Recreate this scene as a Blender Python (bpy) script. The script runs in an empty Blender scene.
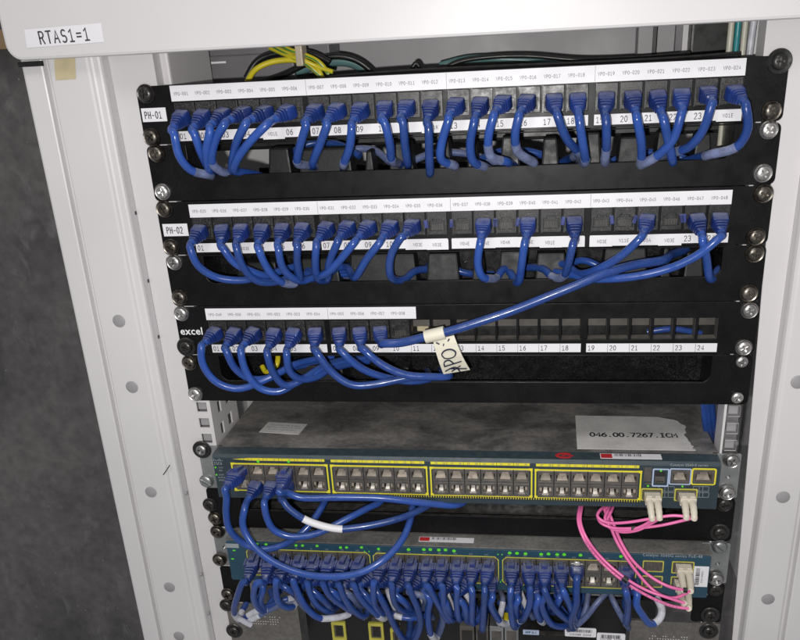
import bpy, bmesh, math, random
from mathutils import Vector, Matrix
random.seed(7)
S = 0.001                      # everything below is written in millimetres
scene = bpy.context.scene
COL = scene.collection

# ------------------------------------------------------------------ camera
CAMP = Vector((62.73, -631.87, 12.5))
A_, B_, C_ = -0.40035, 0.14657, 0.05178
RM = (Matrix.Rotation(B_, 3, 'Z') @ Matrix.Rotation(A_, 3, 'X') @ Matrix.Rotation(C_, 3, 'Y'))
FPX, PPX, PPY = 799.08, 420.58, 392.49
cam = bpy.data.cameras.new('camera')
camo = bpy.data.objects.new('camera', cam)
COL.objects.link(camo)
cr, cf, cu_ = RM.col[0], RM.col[1], RM.col[2]
m = Matrix.Identity(4)
for i in range(3):
    m[i][0] = cr[i]; m[i][1] = cu_[i]; m[i][2] = -cf[i]; m[i][3] = CAMP[i] * S
camo.matrix_world = m
cam.sensor_width = 36
cam.lens = 36 * FPX / 800
cam.shift_x = -(PPX - 400) / 800
cam.shift_y = (PPY - 320) / 800
cam.clip_start = 0.01
cam.clip_end = 60
scene.camera = camo

# ------------------------------------------------------------------ world and lamps
w = bpy.data.worlds.new('World'); scene.world = w; w.use_nodes = True
bgn = w.node_tree.nodes['Background']
bgn.inputs[0].default_value = (0.98, 0.98, 1.0, 1)
bgn.inputs[1].default_value = 0.29
scene.view_settings.view_transform = 'Standard'
scene.view_settings.look = 'None'
scene.view_settings.exposure = 0
scene.view_settings.gamma = 1


def area(name, loc, target, size, power, col):
    l = bpy.data.lights.new(name, 'AREA'); l.shape = 'DISK'; l.size = size * S; l.energy = power; l.color = col
    o = bpy.data.objects.new(name, l); COL.objects.link(o)
    o.location = Vector(loc) * S
    d = (Vector(target) - Vector(loc))
    o.rotation_euler = d.to_track_quat('-Z', 'Y').to_euler()
    return o


area('phone_flash', (42, -642, -6), (0, 0, -200), 9, 3.65, (1.0, 0.978, 0.955))
area('ceiling_lamp', (-250, -1300, 1500), (0, 0, -150), 700, 9.5, (1.0, 0.985, 0.97))

# ------------------------------------------------------------------ materials
MATS = {}


def mat(name, col, rough=0.5, metal=0.0, var=0.12, vscale=60, bump=0.0, bscale=400, dust=0.0, dustcol=(0.32, 0.30, 0.28),
        spec=0.5, speck=0.0, coat=0.0, rvar=0.1, trans=0.0):
    m = bpy.data.materials.new(name); m.use_nodes = True
    nt = m.node_tree; N = nt.nodes; L = nt.links
    b = N['Principled BSDF']
    b.inputs['Roughness'].default_value = rough
    b.inputs['Metallic'].default_value = metal
    b.inputs['Specular IOR Level'].default_value = spec
    b.inputs['Coat Weight'].default_value = coat
    b.inputs['Transmission Weight'].default_value = trans
    geo = N.new('ShaderNodeNewGeometry')
    oi = N.new('ShaderNodeObjectInfo')
    n1 = N.new('ShaderNodeTexNoise'); n1.inputs['Scale'].default_value = vscale; n1.inputs['Detail'].default_value = 5
    add = N.new('ShaderNodeVectorMath'); add.operation = 'ADD'
    L.new(geo.outputs['Position'], n1.inputs['Vector'])
    mr = N.new('ShaderNodeMapRange'); mr.inputs['From Min'].default_value = 0.3; mr.inputs['From Max'].default_value = 0.7
    mr.inputs['To Min'].default_value = 1 - var; mr.inputs['To Max'].default_value = 1 + var
    L.new(n1.outputs['Fac'], mr.inputs['Value'])
    mx = N.new('ShaderNodeVectorMath'); mx.operation = 'SCALE'
    mx.inputs[0].default_value = col[:3]
    if name in ('blue_cable_sheath', 'blue_boot_plastic', 'black_cup_washer', 'port_inner', 'port_contacts', 'faded_latch_plastic', 'bright_zinc', 'dull_nickel'):
        ro = N.new('ShaderNodeMapRange'); ro.inputs['To Min'].default_value = 0.78; ro.inputs['To Max'].default_value = 1.28     # every piece has aged a little differently
        L.new(oi.outputs['Random'], ro.inputs['Value'])
        mo = N.new('ShaderNodeMath'); mo.operation = 'MULTIPLY'
        L.new(mr.outputs['Result'], mo.inputs[0]); L.new(ro.outputs['Result'], mo.inputs[1]); L.new(mo.outputs[0], mx.inputs['Scale'])
    else:
        L.new(mr.outputs['Result'], mx.inputs['Scale'])
    out = mx.outputs['Vector']
    if speck > 0:
        n2 = N.new('ShaderNodeTexNoise'); n2.inputs['Scale'].default_value = 900; n2.inputs['Detail'].default_value = 3
        L.new(geo.outputs['Position'], n2.inputs['Vector'])
        n3 = N.new('ShaderNodeTexNoise'); n3.inputs['Scale'].default_value = 25; n3.inputs['Detail'].default_value = 4
        L.new(geo.outputs['Position'], n3.inputs['Vector'])
        ad = N.new('ShaderNodeMath'); ad.operation = 'MULTIPLY_ADD'; ad.inputs[1].default_value = 0.45
        L.new(n3.outputs['Fac'], ad.inputs[0]); L.new(n2.outputs['Fac'], ad.inputs[2])
        m2 = N.new('ShaderNodeMapRange'); m2.inputs['From Min'].default_value = 0.74; m2.inputs['From Max'].default_value = 0.98
        m2.inputs['To Min'].default_value = 0; m2.inputs['To Max'].default_value = speck
        L.new(ad.outputs[0], m2.inputs['Value'])
        mm = N.new('ShaderNodeMix'); mm.data_type = 'RGBA'
        L.new(m2.outputs['Result'], mm.inputs['Factor']); L.new(out, mm.inputs['A']); mm.inputs['B'].default_value = (*dustcol, 1)
        out = mm.outputs['Result']
    if dust > 0:
        sx = N.new('ShaderNodeSeparateXYZ'); L.new(geo.outputs['Normal'], sx.inputs[0])
        m3 = N.new('ShaderNodeMapRange'); m3.inputs['From Min'].default_value = 0.45; m3.inputs['From Max'].default_value = 1.0
        m3.inputs['To Max'].default_value = dust
        L.new(sx.outputs['Z'], m3.inputs['Value'])
        n4 = N.new('ShaderNodeTexNoise'); n4.inputs['Scale'].default_value = 170; n4.inputs['Detail'].default_value = 5
        L.new(geo.outputs['Position'], n4.inputs['Vector'])
        m4 = N.new('ShaderNodeMapRange'); m4.inputs['From Min'].default_value = 0.35; m4.inputs['From Max'].default_value = 0.62
        m4.inputs['To Min'].default_value = 0.45
        L.new(n4.outputs['Fac'], m4.inputs['Value'])
        mu = N.new('ShaderNodeMath'); mu.operation = 'MULTIPLY'
        L.new(m3.outputs['Result'], mu.inputs[0]); L.new(m4.outputs['Result'], mu.inputs[1])
        mm = N.new('ShaderNodeMix'); mm.data_type = 'RGBA'
        L.new(mu.outputs[0], mm.inputs['Factor']); L.new(out, mm.inputs['A']); mm.inputs['B'].default_value = (*dustcol, 1)
        out = mm.outputs['Result']
    L.new(out, b.inputs['Base Color'])
    if rvar > 0:
        m5 = N.new('ShaderNodeMapRange'); m5.inputs['From Min'].default_value = 0.3; m5.inputs['From Max'].default_value = 0.7
        m5.inputs['To Min'].default_value = max(0.05, rough - rvar); m5.inputs['To Max'].default_value = min(1, rough + rvar)
        n5 = N.new('ShaderNodeTexNoise'); n5.inputs['Scale'].default_value = vscale * 2.3; n5.inputs['Detail'].default_value = 6
        L.new(geo.outputs['Position'], n5.inputs['Vector'])
        L.new(n5.outputs['Fac'], m5.inputs['Value']); L.new(m5.outputs['Result'], b.inputs['Roughness'])
    if bump > 0:
        nb = N.new('ShaderNodeTexNoise'); nb.inputs['Scale'].default_value = bscale; nb.inputs['Detail'].default_value = 4
        L.new(geo.outputs['Position'], nb.inputs['Vector'])
        bp = N.new('ShaderNodeBump'); bp.inputs['Strength'].default_value = bump; bp.inputs['Distance'].default_value = 0.0004
        L.new(nb.outputs['Fac'], bp.inputs['Height']); L.new(bp.outputs['Normal'], b.inputs['Normal'])
    MATS[name] = m
    return m


def smear_mat(name, base, wiped, scale, stretch, thr=(0.42, 0.56), rough=0.6, fleck=True, rot=0.0):
    """dusty sheet with irregular wiped streaks"""
    m = bpy.data.materials.new(name); m.use_nodes = True
    nt = m.node_tree; N = nt.nodes; L = nt.links; b = N['Principled BSDF']
    geo = N.new('ShaderNodeNewGeometry')
    mp = N.new('ShaderNodeMapping'); mp.inputs['Scale'].default_value = stretch; mp.inputs['Rotation'].default_value = (0, 0, rot)
    L.new(geo.outputs['Position'], mp.inputs['Vector'])
    n1 = N.new('ShaderNodeTexNoise'); n1.inputs['Scale'].default_value = scale; n1.inputs['Detail'].default_value = 9
    n1.inputs['Distortion'].default_value = 0.35; n1.inputs['Roughness'].default_value = 0.62
    L.new(mp.outputs['Vector'], n1.inputs['Vector'])
    r1 = N.new('ShaderNodeMapRange'); r1.inputs['From Min'].default_value = thr[0]; r1.inputs['From Max'].default_value = thr[1]
    L.new(n1.outputs['Fac'], r1.inputs['Value'])
    mm = N.new('ShaderNodeMix'); mm.data_type = 'RGBA'
    mm.inputs['A'].default_value = (*wiped, 1); mm.inputs['B'].default_value = (*base, 1)
    L.new(r1.outputs['Result'], mm.inputs['Factor'])
    out = mm.outputs['Result']
    n2 = N.new('ShaderNodeTexNoise'); n2.inputs['Scale'].default_value = scale * 14; n2.inputs['Detail'].default_value = 6
    L.new(geo.outputs['Position'], n2.inputs['Vector'])
    r2 = N.new('ShaderNodeMapRange'); r2.inputs['From Min'].default_value = 0.3; r2.inputs['From Max'].default_value = 0.7
    r2.inputs['To Min'].default_value = 0.8; r2.inputs['To Max'].default_value = 1.2
    L.new(n2.outputs['Fac'], r2.inputs['Value'])
    sc = N.new('ShaderNodeVectorMath'); sc.operation = 'SCALE'; L.new(out, sc.inputs[0]); L.new(r2.outputs['Result'], sc.inputs['Scale'])
    out = sc.outputs['Vector']
    if fleck:
        vo = N.new('ShaderNodeTexVoronoi'); vo.inputs['Scale'].default_value = scale * 7
        L.new(geo.outputs['Position'], vo.inputs['Vector'])
        r3 = N.new('ShaderNodeMapRange'); r3.inputs['From Min'].default_value = 0.05; r3.inputs['From Max'].default_value = 0.03
        r3.inputs['To Max'].default_value = 0.6
        L.new(vo.outputs['Distance'], r3.inputs['Value'])
        m3 = N.new('ShaderNodeMix'); m3.data_type = 'RGBA'; L.new(r3.outputs['Result'], m3.inputs['Factor'])
        L.new(out, m3.inputs['A']); m3.inputs['B'].default_value = (0.4, 0.39, 0.37, 1); out = m3.outputs['Result']
    L.new(out, b.inputs['Base Color'])
    b.inputs['Roughness'].default_value = rough
    MATS[name] = m
    return m


WHITE = mat('cabinet_paint', (0.620, 0.603, 0.608), 0.40, var=0.045, vscale=7, bump=0.06, bscale=900, rvar=0.05)
WHITE2 = mat('rail_paint', (0.61, 0.59, 0.595), 0.45, var=0.03, vscale=12, bump=0.05, bscale=900, rvar=0.05)
CAPM = mat('plug_grey', (0.30, 0.295, 0.30), 0.5, var=0.05)
BLACK = mat('black_powder_coat', (0.0036, 0.0036, 0.0044), 0.40, var=0.25, vscale=30, bump=0.06, bscale=1500, dust=0.22, speck=0.025, dustcol=(0.20, 0.19, 0.18), spec=0.20)
BLACK2 = mat('black_gloss_plastic', (0.006, 0.006, 0.007), 0.30, var=0.3, vscale=60, dust=0.28, speck=0.12, dustcol=(0.24, 0.23, 0.21), spec=0.42)
FINGER = mat('black_finger_plastic', (0.007, 0.007, 0.008), 0.5, var=0.3, vscale=60, dust=0.1, speck=0.06, dustcol=(0.24, 0.23, 0.21), spec=0.4)
DARKP = mat('dark_jack_plastic', (0.014, 0.0135, 0.015), 0.4, var=0.3, vscale=90, dust=0.35, speck=0.25, dustcol=(0.26, 0.25, 0.23))
FRAMEP = mat('grey_frame_plastic', (0.085, 0.078, 0.070), 0.5, var=0.25, vscale=90, dust=0.4, dustcol=(0.28, 0.26, 0.23))
PAPER = mat('label_paper', (0.74, 0.73, 0.76), 0.5, var=0.03, vscale=30, rvar=0.05)
PAPER2 = mat('label_sleeve_paper', (0.52, 0.53, 0.58), 0.4, var=0.2, vscale=160, rvar=0.05)
SLEEVE2 = mat('translucent_sleeve', (0.13, 0.16, 0.29), 0.3, var=0.35, vscale=120, rvar=0.1, dust=0.6, dustcol=(0.40, 0.41, 0.45), speck=0.25)
INK = mat('printed_ink', (0.035, 0.035, 0.04), 0.6, var=0.1)
INKG = mat('small_print_ink', (0.16, 0.16, 0.18), 0.6, var=0.2)
INKW = mat('white_print', (0.80, 0.80, 0.80), 0.5, var=0.03)
INKD = mat('dim_print', (0.30, 0.33, 0.35), 0.5, var=0.1)
MARK = mat('marker_ink', (0.010, 0.010, 0.045), 0.5, var=0.2)
CREAM = mat('cream_tag_plastic', (0.68, 0.65, 0.53), 0.45, var=0.04, vscale=60)
BLUE = mat('blue_cable_sheath', (0.0175, 0.058, 0.255), 0.27, var=0.16, vscale=55, dust=0.22, dustcol=(0.15, 0.19, 0.33), rvar=0.13, bump=0.08, bscale=350, speck=0.14)
BLUEB = mat('blue_boot_plastic', (0.0095, 0.028, 0.150), 0.33, var=0.2, vscale=110, dust=0.75, dustcol=(0.19, 0.20, 0.28), rvar=0.12, speck=0.05)
BLUED = mat('dusty_blue_sheath', (0.075, 0.105, 0.235), 0.5, var=0.2, vscale=140, dust=0.6, dustcol=(0.27, 0.27, 0.31), speck=0.5)
BLUEL = mat('faded_latch_plastic', (0.028, 0.042, 0.160), 0.3, var=0.14, vscale=110, dust=0.5, dustcol=(0.24, 0.25, 0.34))
CLEAR = mat('clear_connector_plastic', (0.44, 0.44, 0.42), 0.2, var=0.15, vscale=150, trans=0.25)
SHINY = mat('bright_zinc', (0.50, 0.49, 0.48), 0.34, metal=1.0, var=0.08, vscale=120, rvar=0.05)
DULL = mat('dull_nickel', (0.15, 0.135, 0.118), 0.36, metal=1.0, var=0.25, vscale=250, rvar=0.12)
DARKM = mat('black_oxide_steel', (0.055, 0.052, 0.050), 0.33, metal=0.7, var=0.3, vscale=250, dust=0.2)
WASH = mat('black_cup_washer', (0.012, 0.012, 0.012), 0.3, var=0.2, vscale=200, dust=0.2)
GALV = mat('galvanised_bracket', (0.36, 0.37, 0.37), 0.42, metal=0.85, var=0.18, vscale=55, rvar=0.12)
BEZ = mat('slate_bezel', (0.024, 0.041, 0.052), 0.42, var=0.10, vscale=40, dust=0.5, dustcol=(0.07, 0.095, 0.105), speck=0.10, bump=0.05, bscale=1200)
BEZ2 = mat('teal_bezel', (0.016, 0.056, 0.092), 0.40, var=0.08, vscale=40, dust=0.3, dustcol=(0.10, 0.15, 0.18), speck=0.08, bump=0.05, bscale=1200)
YEL = mat('yellow_print', (0.72, 0.64, 0.035), 0.45, var=0.06, vscale=80)
YEL2 = mat('worn_yellow_print', (0.50, 0.46, 0.07), 0.5, var=0.15, vscale=120)
LBL = mat('pale_blue_print', (0.42, 0.50, 0.68), 0.45, var=0.05)
GRNP = mat('green_insulation', (0.05, 0.24, 0.06), 0.4, var=0.1)
YELW = mat('yellow_insulation', (0.62, 0.52, 0.02), 0.35, var=0.08)
PORTM = mat('port_cage_beige', (0.135, 0.125, 0.115), 0.36, metal=0.5, var=0.2, vscale=180, dust=0.4, dustcol=(0.40, 0.37, 0.33))
PORTI = mat('port_inner', (0.27, 0.23, 0.19), 0.5, var=0.4, vscale=250, dust=0.6, dustcol=(0.42, 0.37, 0.31))
PORTD = mat('port_dark', (0.018, 0.016, 0.015), 0.5, var=0.2)
CONTACT = mat('port_contacts', (0.58, 0.54, 0.49), 0.4, metal=0.6, var=0.2, vscale=300)
SHEETD = smear_mat('dusty_switch_lid', (0.215, 0.203, 0.190), (0.085, 0.082, 0.081), 16, (1.0, 1.5, 1), (0.40, 0.58), 0.5, rot=0.9)
SHEETG = smear_mat('dusty_grey_sheet', (0.185, 0.178, 0.168), (0.125, 0.121, 0.115), 22, (1, 1.4, 1), (0.38, 0.6), 0.5)
TAUPE = smear_mat('taupe_chassis_sheet', (0.135, 0.126, 0.114), (0.105, 0.098, 0.09), 20, (1, 1, 1), (0.35, 0.65), 0.5)
WALLM = smear_mat('scuffed_dark_panel', (0.150, 0.140, 0.138), (0.074, 0.070, 0.071), 5.0, (1.3, 1, 0.7), (0.36, 0.66), 0.62, rot=0.3)
INTER = mat('interior_grey', (0.62, 0.61, 0.61), 0.55, var=0.06, vscale=8)
INTERP = mat('interior_plate_grey', (0.30, 0.295, 0.30), 0.5, var=0.06, vscale=8)
INTERD = mat('interior_dark_grey', (0.16, 0.155, 0.16), 0.5, var=0.15, vscale=30)
TEAL = mat('teal_cable_sheath', (0.10, 0.20, 0.20), 0.4, var=0.1)
TEALB = mat('teal_strip', (0.02, 0.22, 0.24), 0.4, var=0.1)
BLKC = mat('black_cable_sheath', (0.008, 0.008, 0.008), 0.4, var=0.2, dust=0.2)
TAPE = mat('beige_masking_tape', (0.50, 0.43, 0.27), 0.6, var=0.08, vscale=120)
TIE = mat('beige_cable_tie', (0.45, 0.38, 0.29), 0.5)
PINK = mat('pink_fibre_sheath', (0.78, 0.165, 0.40), 0.34, var=0.05, vscale=60, rvar=0.05)
LCW = mat('ivory_connector', (0.62, 0.57, 0.47), 0.35, var=0.06, vscale=100)
RED = mat('red_print', (0.50, 0.03, 0.035), 0.45, var=0.05)
LEDG = bpy.data.materials.new('lit_green_led'); LEDG.use_nodes = True
_b = LEDG.node_tree.nodes['Principled BSDF']; _b.inputs['Base Color'].default_value = (0.05, 0.4, 0.02, 1)
_b.inputs['Emission Color'].default_value = (0.15, 0.62, 0.02, 1); _b.inputs['Emission Strength'].default_value = 0.40
MATS['lit_green_led'] = LEDG
STICK = mat('grey_asset_sticker', (0.62, 0.605, 0.59), 0.5, var=0.12, vscale=45, speck=0.3, dustcol=(0.2, 0.19, 0.17))
BEIGE = mat('beige_cable_sheath', (0.50, 0.48, 0.40), 0.45, var=0.08)
WOOD = mat('tan_board', (0.26, 0.17, 0.09), 0.6, var=0.1)

# scratches on the dark panel behind the cabinet
nt = WALLM.node_tree; N = nt.nodes; L = nt.links
geo = N.new('ShaderNodeNewGeometry'); mp = N.new('ShaderNodeMapping'); mp.inputs['Scale'].default_value = (12, 12, 7)
mp.inputs['Rotation'].default_value = (0.3, 0.45, 0)
L.new(geo.outputs['Position'], mp.inputs['Vector'])
ns = N.new('ShaderNodeTexNoise'); ns.inputs['Scale'].default_value = 1.5; ns.inputs['Detail'].default_value = 9; ns.inputs['Roughness'].default_value = 0.72
ns.inputs['Distortion'].default_value = 1.6
L.new(mp.outputs['Vector'], ns.inputs['Vector'])
rs = N.new('ShaderNodeMapRange'); rs.inputs['From Min'].default_value = 0.56; rs.inputs['From Max'].default_value = 0.70; rs.inputs['To Max'].default_value = 0.28
L.new(ns.outputs['Fac'], rs.inputs['Value'])
mmx = N.new('ShaderNodeMix'); mmx.data_type = 'RGBA'; mmx.inputs['B'].default_value = (0.32, 0.31, 0.31, 1)
src = N['Principled BSDF'].inputs['Base Color'].links[0].from_socket
L.new(src, mmx.inputs['A']); L.new(rs.outputs['Result'], mmx.inputs['Factor'])
L.new(mmx.outputs['Result'], N['Principled BSDF'].inputs['Base Color'])

# ------------------------------------------------------------------ building helpers
WM = {}


def at(px, py, y):
    """point at depth y (mm) on the ray through photograph pixel px,py"""
    d = RM @ Vector(((px - PPX) / FPX, 1, -(py - PPY) / FPX))
    return CAMP + d * ((y - CAMP.y) / d.y)


def link(o, parent, M):
    COL.objects.link(o)
    WM[o.name] = M
    if parent is not None:
        o.parent = parent
        o.matrix_basis = WM[parent.name].inverted() @ M
    else:
        o.matrix_basis = M
    return o


def thing(name, label, cat, loc, group=None):
    o = bpy.data.objects.new(name, None); o.empty_display_size = 0.01
    link(o, None, Matrix.Translation(Vector(loc) * S))
    o['label'] = label; o['category'] = cat
    if group: o['group'] = group
    return o


class MB:
    def __init__(s): s.v = []; s.f = []; s.m = []

    def box(s, x0, y0, z0, x1, y1, z1, mi=0):
        b = len(s.v)
        s.v += [Vector(p) for p in ((x0, y0, z0), (x1, y0, z0), (x1, y1, z0), (x0, y1, z0), (x0, y0, z1), (x1, y0, z1), (x1, y1, z1), (x0, y1, z1))]
        for f in ((0, 3, 2, 1), (4, 5, 6, 7), (0, 1, 5, 4), (1, 2, 6, 5), (2, 3, 7, 6), (3, 0, 4, 7)):
            s.f.append([b + i for i in f]); s.m.append(mi)
        return s

    def quad(s, pts, mi=0):
        b = len(s.v); s.v += [Vector(p) for p in pts]; s.f.append(list(range(b, b + len(pts)))); s.m.append(mi); return s

    def add(s, mesh, M=None, mi=0):
        b = len(s.v)
        for v in mesh.vertices: s.v.append((M @ v.co) if M else v.co.copy())
        for p in mesh.polygons: s.f.append([b + i for i in p.vertices]); s.m.append(mi)
        return s

    def sweep(s, pts, rings, mi=0, cap=True):
        """pts: centre line; rings(i) -> list of (a, b) offsets in the frame"""
        n = len(pts); b0 = len(s.v); up = None; k = None
        for i in range(n):
            t = (pts[min(i + 1, n - 1)] - pts[max(i - 1, 0)]).normalized()
            if up is None:
                up = Vector((0, 0, 1)) if abs(t.z) < 0.9 else Vector((1, 0, 0))
            up = (up - t * up.dot(t)).normalized(); sd = t.cross(up)
            rg = rings(i); k = len(rg)
            for a, b in rg: s.v.append(pts[i] + sd * a + up * b)
        for i in range(n - 1):
            for j in range(k):
                a = b0 + i * k + j; c = b0 + i * k + (j + 1) % k
                s.f.append([a, c, c + k, a + k]); s.m.append(mi)
        if cap:
            s.f.append([b0 + j for j in range(k)][::-1]); s.m.append(mi)
            s.f.append([b0 + (n - 1) * k + j for j in range(k)]); s.m.append(mi)
        return s

    def tube(s, pts, r, k=10, mi=0, squash=1.0):
        rr_ = r if callable(r) else (lambda i: r)
        return s.sweep(pts, lambda i: [(math.cos(6.28318 * j / k) * rr_(i), math.sin(6.28318 * j / k) * rr_(i) * squash) for j in range(k)], mi)

    def disc(s, c, r, axis='y', d=0.4, k=14, mi=0, squash=1.0):
        """short cylinder standing proud of a face, along -y or +z"""
        b = len(s.v)
        for e in (0, 1):
            for j in range(k):
                a = 6.28318 * j / k
                if axis == 'y': s.v.append(Vector((c[0] + r * math.cos(a), c[1] - d * e, c[2] + r * squash * math.sin(a))))
                else: s.v.append(Vector((c[0] + r * math.cos(a), c[1] - r * squash * math.sin(a) * -1, c[2] + d * e)))
        for j in range(k):
            n = (j + 1) % k
            s.f.append([b + j, b + n, b + k + n, b + k + j]); s.m.append(mi)
        s.f.append([b + k + j for j in range(k)]); s.m.append(mi)
        return s

    def mesh(s, name, mats, smooth=False, bevel=0, local=False):
        if local: c = Vector((0, 0, 0))
        else:
            lo = Vector([min(v[i] for v in s.v) for i in range(3)]); hi = Vector([max(v[i] for v in s.v) for i in range(3)]); c = (lo + hi) / 2
        me = bpy.data.meshes.new(name)
        me.from_pydata([(v - c) for v in s.v], [], s.f)
        for mt in (mats if isinstance(mats, (list, tuple)) else [mats]): me.materials.append(mt)
        me.polygons.foreach_set('material_index', s.m)
        bm = bmesh.new(); bm.from_mesh(me)
        bmesh.ops.recalc_face_normals(bm, faces=bm.faces)
        if bevel:
            es = [e for e in bm.edges if len(e.link_faces) == 2 and e.calc_face_angle(0) > 0.5]
            bmesh.ops.bevel(bm, geom=es, offset=bevel, segments=2, affect='EDGES', profile=0.6)
        bmesh.ops.scale(bm, vec=(S, S, S), verts=bm.verts)
        bm.to_mesh(me); bm.free()
        if smooth or bevel: me.shade_smooth() if smooth else None
        if smooth == 'auto':
            me.set_sharp_from_angle(angle=0.7)
        return me, c

    def build(s, name, mats, parent=None, smooth=False, bevel=0):
        me, c = s.mesh(name, mats, smooth, bevel)
        o = bpy.data.objects.new(name, me)
        return link(o, parent, Matrix.Translation(c * S))


def place(name, me, parent, loc, rot=None, scale=None):
    o = bpy.data.objects.new(name, me)
    M = Matrix.Translation(Vector(loc) * S)
    if rot is not None: M = M @ rot
    if scale is not None: M = M @ Matrix.Diagonal((*scale, 1))
    return link(o, parent, M)


ROTF = Matrix(((1, 0, 0, 0), (0, 0, -1, 0), (0, 1, 0, 0), (0, 0, 0, 1)))     # xy drawing -> upright, facing the camera


def rr(x0, z0, x1, z1, r=0.0, n=5):
    if r <= 0: return [(x0, z0), (x1, z0), (x1, z1), (x0, z1)]
    out = []
    for cx, cz, a0 in ((x1 - r, z0 + r, -90), (x1 - r, z1 - r, 0), (x0 + r, z1 - r, 90), (x0 + r, z0 + r, 180)):
        for i in range(n):
            a = math.radians(a0 + 90 * i / (n - 1)); out.append((cx + r * math.cos(a), cz + r * math.sin(a)))
    return out


def flat_plate(loops, th, bev=0.0):
    cu = bpy.data.curves.new('outline', 'CURVE'); cu.dimensions = '2D'; cu.fill_mode = 'BOTH'
    for lp in loops:
        sp = cu.splines.new('POLY'); sp.points.add(len(lp) - 1); sp.use_cyclic_u = True
        for i, (x, z) in enumerate(lp): sp.points[i].co = (x, z, 0, 1)
    cu.extrude = th / 2 - bev; cu.bevel_depth = bev; cu.offset = -bev; cu.bevel_resolution = 1
    o = bpy.data.objects.new('outline', cu)
    me = bpy.data.meshes.new_from_object(o)
    bpy.data.objects.remove(o); bpy.data.curves.remove(cu)
    return me


def plate(mb, loops, y_front, th, bev=0.0, mi=0):
    """upright plate, front face at y_front, going back th"""
    me = flat_plate(loops, th, bev)
    mb.add(me, Matrix.Translation((0, y_front + th / 2, 0)) @ ROTF, mi); bpy.data.meshes.remove(me)
    return mb


def text(mb, body, x, y, z, size, M=None, align='CENTER', mi=0, bold=0.0, sx=1.0, th=0.03):
    cu = bpy.data.curves.new('letters', 'FONT'); cu.body = body; cu.size = size; cu.align_x = align; cu.align_y = 'CENTER'
    cu.resolution_u = 2; cu.extrude = th; cu.offset = bold; cu.space_character = 1.05
    o = bpy.data.objects.new('letters', cu)
    me = bpy.data.meshes.new_from_object(o)
    if M is None: M = ROTF
    mb.add(me, Matrix.Translation((x, y, z)) @ M @ Matrix.Diagonal((sx, 1, 1, 1)), mi)
    bpy.data.objects.remove(o); bpy.data.curves.remove(cu); bpy.data.meshes.remove(me)
    return mb


def arc(cx, cy, rx, ry, a0, a1, n=7):
    return [(cx + rx * math.cos(math.radians(a0 + (a1 - a0) * i / n)), cy + ry * math.sin(math.radians(a0 + (a1 - a0) * i / n))) for i in range(n + 1)]


GL = {
 '0': [arc(.3, .5, .26, .5, 90, 450, 14)], '1': [[(.08, .78), (.3, .98), (.3, 0)], [(.08, 0), (.54, 0)]],
 '2': [arc(.3, .72, .24, .28, 165, -30, 7) + [(.06, 0), (.56, 0)]], '3': [arc(.28, .75, .24, .25, 150, -80, 7), arc(.28, .26, .28, .27, 85, -150, 7)],
 '4': [[(.44, 0), (.44, 1), (.04, .3), (.58, .3)]], '5': [[(.52, 1), (.12, 1), (.08, .56)] + arc(.28, .32, .27, .32, 110, -150, 8)],
 '6': [[(.48, .98), (.2, .75)] + arc(.3, .3, .25, .3, 160, -200, 12)], '7': [[(.05, 1), (.55, 1), (.2, 0)]],
 '8': [arc(.3, .76, .21, .24, 90, 450, 10), arc(.3, .27, .26, .27, 90, 450, 10)], '9': [arc(.3, .7, .25, .3, -20, -380, 12) + [(.4, .25), (.14, .02)]],
 'A': [[(.02, 0), (.3, 1), (.58, 0)], [(.12, .34), (.48, .34)]], 'C': [arc(.32, .5, .27, .5, 50, 310, 10)], 'E': [[(.54, 1), (.08, 1), (.08, 0), (.54, 0)], [(.08, .52), (.46, .52)]],
 'H': [[(.06, 0), (.06, 1)], [(.54, 0), (.54, 1)], [(.06, .52), (.54, .52)]], 'I': [[(.3, 0), (.3, 1)], [(.12, 0), (.48, 0)], [(.12, 1), (.48, 1)]],
 'K': [[(.08, 0), (.08, 1)], [(.54, 1), (.12, .45)], [(.25, .58), (.56, 0)]], 'M': [[(.02, 0), (.04, 1), (.3, .4), (.56, 1), (.58, 0)]],
 'P': [[(.08, 0), (.08, 1), (.3, 1)] + arc(.32, .75, .22, .25, 80, -80, 6) + [(.08, .48)]], 'R': [[(.08, 0), (.08, 1), (.3, 1)] + arc(.32, .75, .22, .25, 80, -80, 6) + [(.08, .48)], [(.34, .48), (.56, 0)]],
 'S': [arc(.3, .74, .23, .26, 40, 250, 8) + arc(.3, .26, .25, .27, 75, -140, 8)], 'T': [[(.02, 1), (.58, 1)], [(.3, 1), (.3, 0)]], 'V': [[(.02, 1), (.3, 0), (.58, 1)]],
 'W': [[(.0, 1), (.14, 0), (.3, .7), (.46, 0), (.6, 1)]], 'X': [[(.04, 0), (.56, 1)], [(.04, 1), (.56, 0)]], '-': [[(.1, .45), (.5, .45)]], '=': [[(.06, .62), (.54, .62)], [(.06, .34), (.54, .34)]],
 '.': [[(.24, .05), (.36, .05)]], ' ': [],
 'B': [[(.08, 0), (.08, 1), (.3, 1)] + arc(.32, .76, .2, .24, 80, -80, 6) + arc(.32, .26, .24, .26, 80, -80, 6) + [(.08, 0)]], 'N': [[(.06, 0), (.06, 1), (.54, 0), (.54, 1)]],
 'F': [[(.54, 1), (.08, 1), (.08, 0)], [(.08, .52), (.46, .52)]], 'O': [arc(.3, .5, .27, .5, 90, 450, 14)], 'Z': [[(.05, 1), (.55, 1), (.05, 0), (.56, 0)]], 'G': [arc(.32, .5, .27, .5, 50, 340, 10) + [(.56, .46), (.36, .46)]],
 'L': [[(.1, 1), (.1, 0), (.54, 0)]], 'U': [[(.06, 1), (.06, .3)] + arc(.3, .28, .24, .28, 180, 360, 6) + [(.54, 1)]], 'D': [[(.08, 0), (.08, 1), (.22, 1)] + arc(.24, .5, .32, .5, 80, -80, 8) + [(.08, 0)]],
}


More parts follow.
